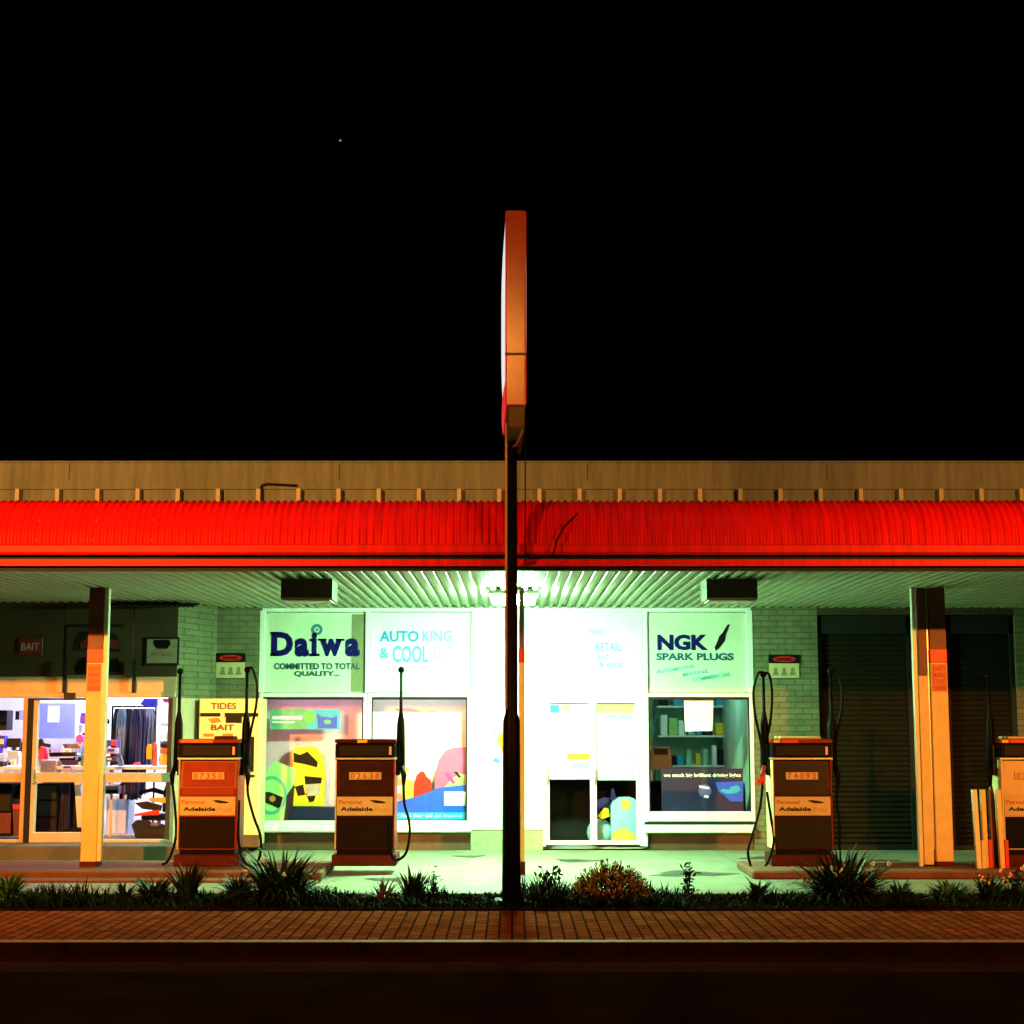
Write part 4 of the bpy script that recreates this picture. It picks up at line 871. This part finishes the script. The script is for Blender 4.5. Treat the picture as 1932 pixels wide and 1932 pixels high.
# ------------------------------------------------------------------ fuel pumps
def hose(pts, nm, par, r=.017):
    P_ = [Vector(p) for p in pts]; out = []
    for i in range(len(P_)-1):
        p0 = P_[max(i-1, 0)]; p1 = P_[i]; p2 = P_[i+1]; p3 = P_[min(i+2, len(P_)-1)]
        for k in range(7):
            t = k/7; out.append(.5*((2*p1)+(-p0+p2)*t+(2*p0-5*p1+4*p2-p3)*t*t+(-p0+3*p1-3*p2+p3)*t*t*t))
    out.append(P_[-1]); return MB().tube(out, r, 8).build(nm, M_black, par, world=False, smooth=True)
def pump(ucen, label, upper=M_pumpmaroon, top=M_black, masts=(), toplabel=None, topy=True, Yp=20.25, w=.74, lower=M_pumplow, z0=.10, face=M_pumpdark, digits='07350'):
    x = at(ucen, 1640, Yp).x; t = thing('fuel_pump', label, 'fuel pump', (x, Yp, z0), 'fuel pumps on the forecourt islands')
    h = w/2; L = lambda m, nm, mt, par=t, **k: m.build(nm, mt, par, world=False, **k)
    L(MB().box(-h-.03, h+.03, -.03, .55, 0, .14, .012), 'plinth', M_plinth)
    L(MB().box(-h+.03, h-.03, 0.02, .5, .142, .20), 'toe_space', M_black)
    body = L(MB().xprism([(.0, .20), (.0, .95), (.04, 1.30), (.46, 1.30), (.5, .95), (.5, .20)], -h+.018, h-.018), 'cabinet', upper)
    L(MB().box(-h, -h+.0175, -.012, .51, .20, 1.30, .004), 'side_trim', M_post); L(MB().box(h-.0175, h, -.012, .51, .20, 1.30, .004), 'side_trim', M_pumpred)
    L(MB().box(-h+.03, h-.03, -.012, -.001, .215, .60, .004), 'lower_door', lower)
    st = L(MB().box(-h+.025, h-.025, -.016, -.001, .615, .845, .003), 'sticker', M_cream)
    L(MB().text('Personal', -h+.05, -.04, .755, .805, -.017, .002, .015), 'lettering', M_inkred, st)
    L(MB().text('Adelaide', -h+.07, .10, .67, .72, -.017, .002, .04), 'lettering', M_ink, st)
    L(MB().text('Fuel', .13, h-.07, .66, .72, -.017, .002, .0), 'lettering', M_inkorange, st)
    L(MB().prism([(.06, .80), (.12, .805), (.22, .79), (.27, .775), (.24, .765), (.15, .765), (.10, .78)], -.021, -.017), 'logo', M_ink, st)
    # slanted meter face
    L(MB().add([(-h+.05, -.006, .87), (h-.05, -.006, .87), (h-.05, .026, 1.27), (-h+.05, .026, 1.27), (-h+.05, .04, .87), (h-.05, .04, .87), (h-.05, .06, 1.27), (-h+.05, .06, 1.27)], [(0, 1, 2, 3), (4, 5, 6, 7), (0, 1, 5, 4), (1, 2, 6, 5), (2, 3, 7, 6), (3, 0, 4, 7)]), 'meter_face', face)
    md = L(MB().box(-.20, .20, -.012, .012, 1.055, 1.145, .004), 'meter', M_cream)
    for i in range(5): L(MB().text(digits[i], -.18+.076*i, -.13+.076*i, 1.065, 1.135, -.013, .002, .02), 'digit', M_inkred, md)
    # head
    L(MB().box(-h-.015, h+.015, -.03, .52, 1.30, 1.325, .004), 'head_tray', M_steel)
    L(MB().box(-h-.005, h+.005, -.02, .51, 1.327, 1.50, .012), 'head', top)
    L(MB().box(-h+.05, h-.09, -.026, -.019, 1.35, 1.475, .004), 'display_window', M_ink)
    L(MB().box(h-.075, h-.045, -.026, -.019, 1.36, 1.46), 'badge', M_salmon)
    L(MB().box(-h-.012, h+.012, -.028, .515, 1.503, 1.55, .008), 'lid', M_pumpred if toplabel != 'plain' else M_pumpmaroon)
    if toplabel == 'bright':
        L(MB().box(-h+.1, h-.12, 0, .4, 1.552, 1.585, .01), 'crown', M_cream); L(MB().box(-h+.02, -h+.10, -.034, -.029, 1.508, 1.545), 'crown_label', M_yellow)
        L(MB().box(-h+.12, -h+.33, -.034, -.029, 1.508, 1.545), 'crown_label', M_redp)
    elif toplabel == 'left':
        L(MB().box(-h+.02, .05, -.034, -.029, 1.508, 1.548), 'crown_label', M_orange); L(MB().box(.06, .32, .0, .2, 1.552, 1.59, .01), 'crown', M_plinth)
    else: L(MB().box(-.10, .02, -.034, -.029, 1.508, 1.545), 'crown_label', M_yellow)
    for (sx, ht, loop, nz, low) in masts:
        X0 = sx*(h+.055)
        ms = L(MB().tube([(X0, .2, 1.15), (X0, .2, 1.55), (X0, .2, 1.75), (X0, .2, 1.9), (X0, .2, ht)], [.06, .055, .05, .022, .018], 10), 'hose_mast', M_black, smooth=True)
        L(MB().ball((X0, .2, ht), .042), 'knob', M_black, ms, smooth=True)
        L(MB().box(min(sx*h, X0), max(sx*h, X0), .14, .26, 1.10, 1.5, .01), 'nozzle_boot', M_blackp)
        nzl = L(MB().tube([(X0+sx*.02, .14, 1.22), (X0+sx*.05, .12, 1.10), (X0+sx*.045, .12, .98)], [.028, .035, .02], 8), 'nozzle', M_pumpred if nz else M_black, smooth=True)
        if nz: L(MB().prism([(X0+sx*.02, 1.12), (X0+sx*.13, 1.04), (X0+sx*.11, .98), (X0+sx*.02, 1.04)], .08, .14), 'nozzle_guard', M_redp, nzl)
        if 'o' in loop: hose([(X0, .2, ht), (X0+sx*.06, .18, ht+.02), (X0+sx*.13, .16, ht-.18), (X0+sx*.125, .16, ht-.45), (X0+sx*.06, .17, ht-.8), (X0+sx*.03, .17, 1.35)], 'hose', t)
        if 'i' in loop: hose([(X0, .2, ht), (X0-sx*.07, .18, ht), (X0-sx*.1, .16, ht-.25), (X0-sx*.07, .16, ht-.6), (X0-sx*.01, .17, 1.5)], 'hose', t)
        hose([(X0+sx*.045, .12, 1.0)]+[(X0+sx*a, b, c) for a, b, c in low], 'hose', t)
    return t
pump(389, 'fuel pump with red upper face, in front of the bait cabinet', upper=M_pumpred, toplabel='left', face=mat('warm red meter face', (.30, .035, .008), .5, spec=.08, var=.25),
     masts=[(-1, 2.40, '', False, [(-.0, .1, .7), (-.03, .05, .35), (.04, 0, .08), (.12, -.02, .02)]), (1, 2.42, 'o', False, [(.06, .1, .85), (.14, .05, .60), (.235, .02, .35), (.23, -.02, .10), (.12, -.05, .0), (.02, -.02, .12), (-.04, .02, .35), (-.045, .05, .8)])],
     lower=M_pumplow)
pump(687, 'middle maroon fuel pump in front of the Daiwa display window', digits='02638', toplabel='plain',
     masts=[(1, 2.42, '', False, [(.06, .1, .75), (.12, .06, .55), (.13, .02, .35), (.09, 0, .16), (.0, -.02, .08), (-.08, -.03, .12), (-.12, -.035, .4), (-.10, -.03, .6)])])
pump(1517, 'black fuel pump right of the glass door beside the shutter', digits='74092', upper=M_pumpmaroon, toplabel='bright', face=mat('black meter face', (.008, .006, .004), .4, spec=.1, var=.3), lower=mat('olive lower pump door', (.014, .011, .004), .5, spec=.1, var=.3),
     masts=[(-1, 2.36, 'oi', True, [(.09, .1, .7), (.18, .06, .42), (.26, .02, .18), (.22, -.02, -.02), (.12, -.04, -.06), (.02, -.02, .06), (-.06, 0, .3), (-.03, .02, .6), (0, .08, .9)]), (1, 2.40, 'o', False, [(.02, .1, .8), (.04, .06, .5), (.02, .0, .2)])])
pump(1952, 'cream faced fuel pump cut off by the right picture edge', upper=M_cream, toplabel='bright', face=M_cream, lower=M_black, masts=[(-1, 2.34, '', False, [(.02, .1, .8), (.03, .06, .5), (.03, 0, .2)])])
# ------------------------------------------------------------------ guard bars by the right pump
def guard(u, lean, label, col=M_post, col2=M_redp, Y=19.9, wd=.055, top=1490):
    c = at(u, 1640, Y); t = thing('guard_post', label, 'bollard', (c.x, Y, 0), 'guard posts by the right island')
    zt = at(966, top, Y).z; zm = zt*.42
    m = MB()
    vs = [(-wd/2, 0, 0), (wd/2, 0, 0), (wd/2, .07, 0), (-wd/2, .07, 0)]; vs += [(a+lean, b, zt) for a, b, _ in vs]
    m.add(vs, [(0, 1, 2, 3), (4, 5, 6, 7), (0, 1, 5, 4), (1, 2, 6, 5), (2, 3, 7, 6), (3, 0, 4, 7)]); m.build('rail', col, t, world=False)
    MB().box(wd/2+.004, wd/2+.05, .0, .06, 0, zm, .004).build('brace', col2, t, world=False)
    MB().box(-.07, .09, -.03, .10, 0, .02).build('foot_plate', M_steel, t, world=False)
guard(1849, -.03, 'thin pale green guard post leaning left, leftmost of its row', MATS['cream downpipe'], M_post)
guard(1862, -.01, 'yellow guard post with red brace second from the left', M_post, M_redp, Y=20.0)
guard(1877, -.01, 'dark red guard post third in the row', M_postdark, M_plinth, Y=20.1)
guard(1893, -.02, 'yellow guard post nearest the cream pump', M_post, M_redp, Y=19.95)
# ------------------------------------------------------------------ tall sign
SX, SYY = at(966, 1600, 17.0).x, 17.0
t = thing('pole_sign', 'tall black pole with an illuminated sign seen edge on', 'sign', (0, SYY, 0))
px = at(965, 1300, SYY).x
MB().tube([(px, SYY, .0), (px, SYY, 1.88), (px, SYY, 1.96), (px, SYY, at(966, 815, SYY).z)], [.098, .090, .066, .058], 20).build('pole', M_pole, t, smooth=True)
MB().box(px-.18, px+.18, SYY-.18, SYY+.18, 0, .05, .01).build('base_plate', M_pole, t)
MB().tube([(px-.056, SYY-.055, 2.0), (px-.056, SYY-.055, at(966, 800, SYY).z)], .014).build('conduit', mat('tan conduit', (.45, .36, .28), .5, var=.1), t)  # tan tube paints the highlight on the upper pole's left edge
SF = 16.15; rot = math.radians(1.1)
x0, x1 = at(951, 500, SF).x, at(989, 500, SF).x; zt, zm, zb = at(966, 396, SF).z, at(966, 765, SF).z, at(966, 806, SF).z
def rotp(mb, ang=rot):
    cx_, cy_ = px+.02, SYY; c, s_ = math.cos(ang), math.sin(ang)
    mb.v = [(cx_+(x-cx_)*c-(y-cy_)*s_, cy_+(x-cx_)*s_+(y-cy_)*c, z) for x, y, z in mb.v]; return mb
cs = rotp(MB().box(x0, x1, SF, SF+1.75, zm, zt, .012)).build('casing', M_signor, t)
m = MB(); zz = at(966, 668, SF).z
m.box(x0-.006, x1+.006, SF-.005, SF+.02, zz-.012, zz+.012); rotp(m).build('seam', M_signbox, cs)
m = MB(); m.box(x0-.004, x0+.010, SF-.004, SF-.0005, zm+.02, zt-.02); m.box(x1-.010, x1+.004, SF-.004, SF-.0005, zm+.02, zt-.02); rotp(m).build('edge_trim', M_redp, cs)
rotp(MB().box(x0+.03, x1-.01, SF+.02, SF+1.7, zb, zm-.001, .01)).build('ballast_box', M_signbox, t)
def bulge(xb, sgn, z0_, z1_, m, nm, amp):
    vs = []; fs = []; ny, nz = 14, 16; ya, yb = SF+.03, SF+1.72
    for i in range(ny+1):
        for j in range(nz+1):
            a = i/ny; b = j/nz; d = amp*(1-(2*a-1)**4)*(1-(2*b-1)**4)+.004
            vs.append((xb+sgn*d, ya+(yb-ya)*a, z0_+(z1_-z0_)*b))
    for i in range(ny):
        for j in range(nz): q = nz+1; fs.append((i*q+j, (i+1)*q+j, (i+1)*q+j+1, i*q+j+1))
    rotp(MB().add(vs, fs)).build(nm, m, cs, smooth=True)
zr = at(966, 715, SF).z
bulge(x0, -1, zr, zt-.12, emit('lit white sign face', (.85, .95, 1), .8), 'sign_face', .025)
bulge(x0, -1, zm-.02, zr-.004, emit('lit red sign face', (.8, .04, .06), .7), 'sign_face', .02)
bulge(x1, 1, zr, zt-.12, MATS['lit white sign face'], 'sign_face', .012)
m = MB(); m.tube([(px+.01, SYY, zb-.06), (px+.05, SF+.5, zb-.10), (px+.10, SF+.2, zb-.04), (px+.11, SF+.1, zb)], .014); m.build('bracket', M_steel, t, smooth=True)
# cable from the pole to the fascia, thin stay beside the pole
t = thing('power_cable', 'thin dark cable sagging from the pole across the red fascia', 'cable', at(1090, 975, 17.0))
hp = [at(990, 1045, 16.9), at(1020, 1052, 17.0), at(1044, 1046, 17.1), at(1050, 1020, 17.2), at(1064, 995, 17.25), at(1090, 968, 17.5), at(1110, 945, 17.85)]
MB().tube(hp, .010, 6).build('wire', M_black, t)
t = thing('stay_wire', 'thin straight wire dropping past the parapet right of the pole', 'wire', at(991, 1060, 17.15))
MB().tube([at(991, 1065, 17.2), at(991, 873, 17.2), at(991, 810, 17.2)], .007, 6).build('wire', M_dark, t)
# ------------------------------------------------------------------ planting
def strap(mb, base, ang, ln, wd, lean, seg=6, curl=1.0):
    d = Vector((math.cos(ang), math.sin(ang), 0)); sd = Vector((-math.sin(ang), math.cos(ang), 0)); vs = []; fs = []
    p = Vector(base); el = PI/2-lean
    for i in range(seg+1):
        f = i/seg; w_ = wd*(1-f**2.2)*.5+.0015
        vs += [p+sd*w_, p+Vector((0, 0, -.15*w_)), p-sd*w_]
        p = p+(d*math.cos(el)+Vector((0, 0, 1))*math.sin(el))*ln/seg; el -= curl*1.7/seg*(.5+f)
    for i in range(seg):
        q = i*3; fs += [(q, q+1, q+4, q+3), (q+1, q+2, q+5, q+4)]
    mb.add(vs, fs)
def clump(u, v, wpx, hpx, label, n=110, Y=17.2, flowers=0, m=M_leaf, fm=M_flower, wd=.028, curl=1.0, nm='strap_leaf_plant'):
    c = at(u, v, Y); sc = 1932/ (1932*1.0); R = wpx*1.15/178.0/2; H = hpx*.98/178.0; n = int(n*1.35)
    t = thing(nm, label, 'plant', (c.x, Y, .02), 'plants in the garden strip')
    mb = MB()
    for i in range(n):
        a = random.uniform(0, 2*PI); r = R*.35*math.sqrt(random.random()); ln = H*random.uniform(.85, 1.5)
        strap(mb, (r*math.cos(a), r*math.sin(a)*.6, 0), a+random.uniform(-.5, .5), ln, wd*random.uniform(.9, 1.5), random.uniform(.05, 1.0)*min(1.25, R/H*1.2), 6, curl*random.uniform(.5, 1.1))
    mb.build('leaves', m, t, world=False)
    if flowers:
        fb = MB(); st = MB()
        for i in range(flowers):
            a = random.uniform(0, 2*PI); rr = random.uniform(.2, 1.0)*R; z = H*random.uniform(.45, .98); y = -abs(random.gauss(.0, .12))
            fb = MB()
            for k in range(5): fb.ball((rr*math.cos(a)+random.gauss(0, .012), y+random.gauss(0, .01), z+random.gauss(0, .012)), .011, 6, 4)
            fb.build('flower', fm, t, world=False); st.tube([(rr*.4*math.cos(a), y*.5, .02), (rr*math.cos(a), y, z)], .0035, 5)
        st.build('stems', m, t, world=False)
    return t
def leafy(u, v, hpx, label, Y=17.2, nl=26, m=M_leaf2, spread=.12, flowers=0, fm=M_oflower, lsize=.035, top=False):
    c = at(u, v, Y); H = hpx/178.0; t = thing('leafy_plant', label, 'plant', (c.x, Y, .02), 'plants in the garden strip')
    st = MB(); lf = MB()
    for b in range(5):
        a = random.uniform(0, 2*PI); tip = Vector((math.cos(a)*spread*random.random(), math.sin(a)*spread*.6, H*random.uniform(.7, 1)))
        st.tube([(0, 0, 0), tip*.5+Vector((0, 0, .02)), tip], [.008, .006, .003], 5)
        for i in range(nl//5*3):
            f = random.uniform(.25, 1); p = tip*f+Vector((random.gauss(0, .03), random.gauss(0, .03), random.gauss(0, .015)))
            s_ = lsize*random.uniform(.6, 1.2); n1 = Vector((random.gauss(0, 1), random.gauss(0, 1), random.gauss(0, .6))).normalized(); n2 = n1.cross(Vector((0, 0, 1))+Vector((random.gauss(0, .4), random.gauss(0, .4), 0))).normalized()
            lf.add([p-n1*s_, p-n1*s_*.2+n2*s_*.5, p+n1*s_, p-n1*s_*.2-n2*s_*.5], [(0, 1, 2, 3)])
    st.build('stems', M_soil, t, world=False); lf.build('leaves', m, t, world=False)
    if flowers:
        fb = MB()
        for i in range(flowers):
            p = (random.gauss(0, spread), random.gauss(0, .06)-.03, H*random.uniform(.3, 1.0))
            fb = MB()
            for k in range(4): fb.ball((p[0]+random.gauss(0, .012), p[1], p[2]+random.gauss(0, .012)), .013, 6, 4)
            fb.build('flower', fm, t, world=False)
    return t
clump(530, 1690, 165, 82, 'largest spiky strap leaved clump between the two left pumps', 260, flowers=5)
clump(450, 1690, 60, 45, 'low spiky clump at the foot of the left pump hose', 70)
clump(352, 1690, 46, 56, 'upright dark spiky clump before the red faced pump', 45, wd=.035, curl=.5)
clump(292, 1690, 90, 42, 'drooping green clump left of the red faced pump', 110)
clump(235, 1690, 40, 30, 'tiny green tuft between left post and drooping clump', 40)
clump(12, 1690, 80, 46, 'spiky clump cut by the left picture edge', 130, m=mat('fresh leaf green', (.03, .10, .03), .5, var=.4, scale=14))
clump(722, 1695, 60, 36, 'reddish low clump below the middle pump', 60, m=mat('reddish strap leaf', (.12, .055, .03), .5, var=.4, scale=14), wd=.022)
clump(778, 1690, 50, 50, 'upright spiky tuft right of the middle pump', 45, wd=.03, curl=.5)
clump(1590, 1690, 185, 85, 'big white flowered clump at the foot of the black pump', 280, flowers=12)
clump(1432, 1690, 40, 36, 'small tuft under the black pump hose loop', 40)
clump(1700, 1690, 70, 32, 'low tuft left of the right hand posts', 60)
clump(1790, 1690, 120, 36, 'broad green clump at the foot of the right posts', 150, m=MATS['fresh leaf green'])
clump(1868, 1690, 60, 45, 'dull clump at the foot of the guard posts', 60)
leafy(818, 1688, 58, 'dark upright leafy plant right of the spiky tuft')
leafy(1038, 1690, 66, 'open leafy plant just right of the tall pole', nl=22, spread=.2, lsize=.045)
leafy(1300, 1690, 70, 'single dark rose bush right of the bronze bush', nl=34, spread=.09, lsize=.04)
leafy(1915, 1700, 60, 'coral flowered plant at the right picture edge', flowers=16, nl=40, spread=.2)
# dome bush
t = thing('bronze_bush', 'rounded bronze tipped bush right of the tall pole', 'bush', (at(1150, 1690, 17.1).x, 17.1, .02), 'plants in the garden strip')
lf = MB(); tp = MB(); st = MB()
for i in range(640):
    a = random.uniform(0, 2*PI); e = math.asin(random.uniform(.02, 1)); r = random.uniform(.75, 1.05)
    p = Vector((.42*math.cos(e)*math.cos(a)*r, .36*math.cos(e)*math.sin(a)*r, .36*math.sin(e)*r+.03*math.sin(a*7)))
    dr = Vector((p.x, p.y, p.z*1.2+.08)).normalized()
    st.tube([p-dr*.12, p], .003, 4, False)
    for k in range(7):
        q = p+dr*random.uniform(-.07, .03); o = Vector((random.gauss(0, 1), random.gauss(0, 1), random.gauss(0, 1))).normalized(); n1 = (dr+o*.8).normalized(); n2 = n1.cross(o).normalized(); s_ = .024
        (tp if k < 4 else lf).add([q, q+n1*s_+n2*s_*.35, q+n1*s_*2, q+n1*s_-n2*s_*.35], [(0, 1, 2, 3)])
st.build('stems', M_soil, t, world=False); lf.build('leaves', M_leaf2, t, world=False); tp.build('leaf_tips', M_bush, t, world=False)  # amber tip colour paints street lamp light on the outer leaves
# low ground cover mass
gc = MB()
for i in range(24000):
    x = random.uniform(-9.5, 9.5); y = random.uniform(16.5, 17.7); hh = .055+.045*math.sin(x*1.7)*math.sin(x*.63+1)+.03*math.sin(x*5.1)
    g_ = math.sin(x*2.3+y*3)+math.sin(x*.9+2)+.6*math.sin(x*6.1-y*5)
    if random.random() < (.75 if g_ < -.6 else .1): continue
    hh *= 1.35 if g_ > .8 else 1
    strap(gc, (x, y, .015), random.uniform(0, 2*PI), max(.035, hh)*random.uniform(.6, 2.3), random.uniform(.010, .022), random.uniform(.1, 1.0), 2, .8)
struct('ground_cover', gc, mat('ground cover green', (.006, .015, .004), .8, spec=.05, var=.6, scale=3), 'stuff')
# faint star
t = thing('star', 'single faint white star high in the black sky', 'star', at(642, 265, 900)); MB().ball(at(642, 265, 900), .55, 8, 6).build('star_point', emit('starlight', (.7, .8, 1), .5), t)
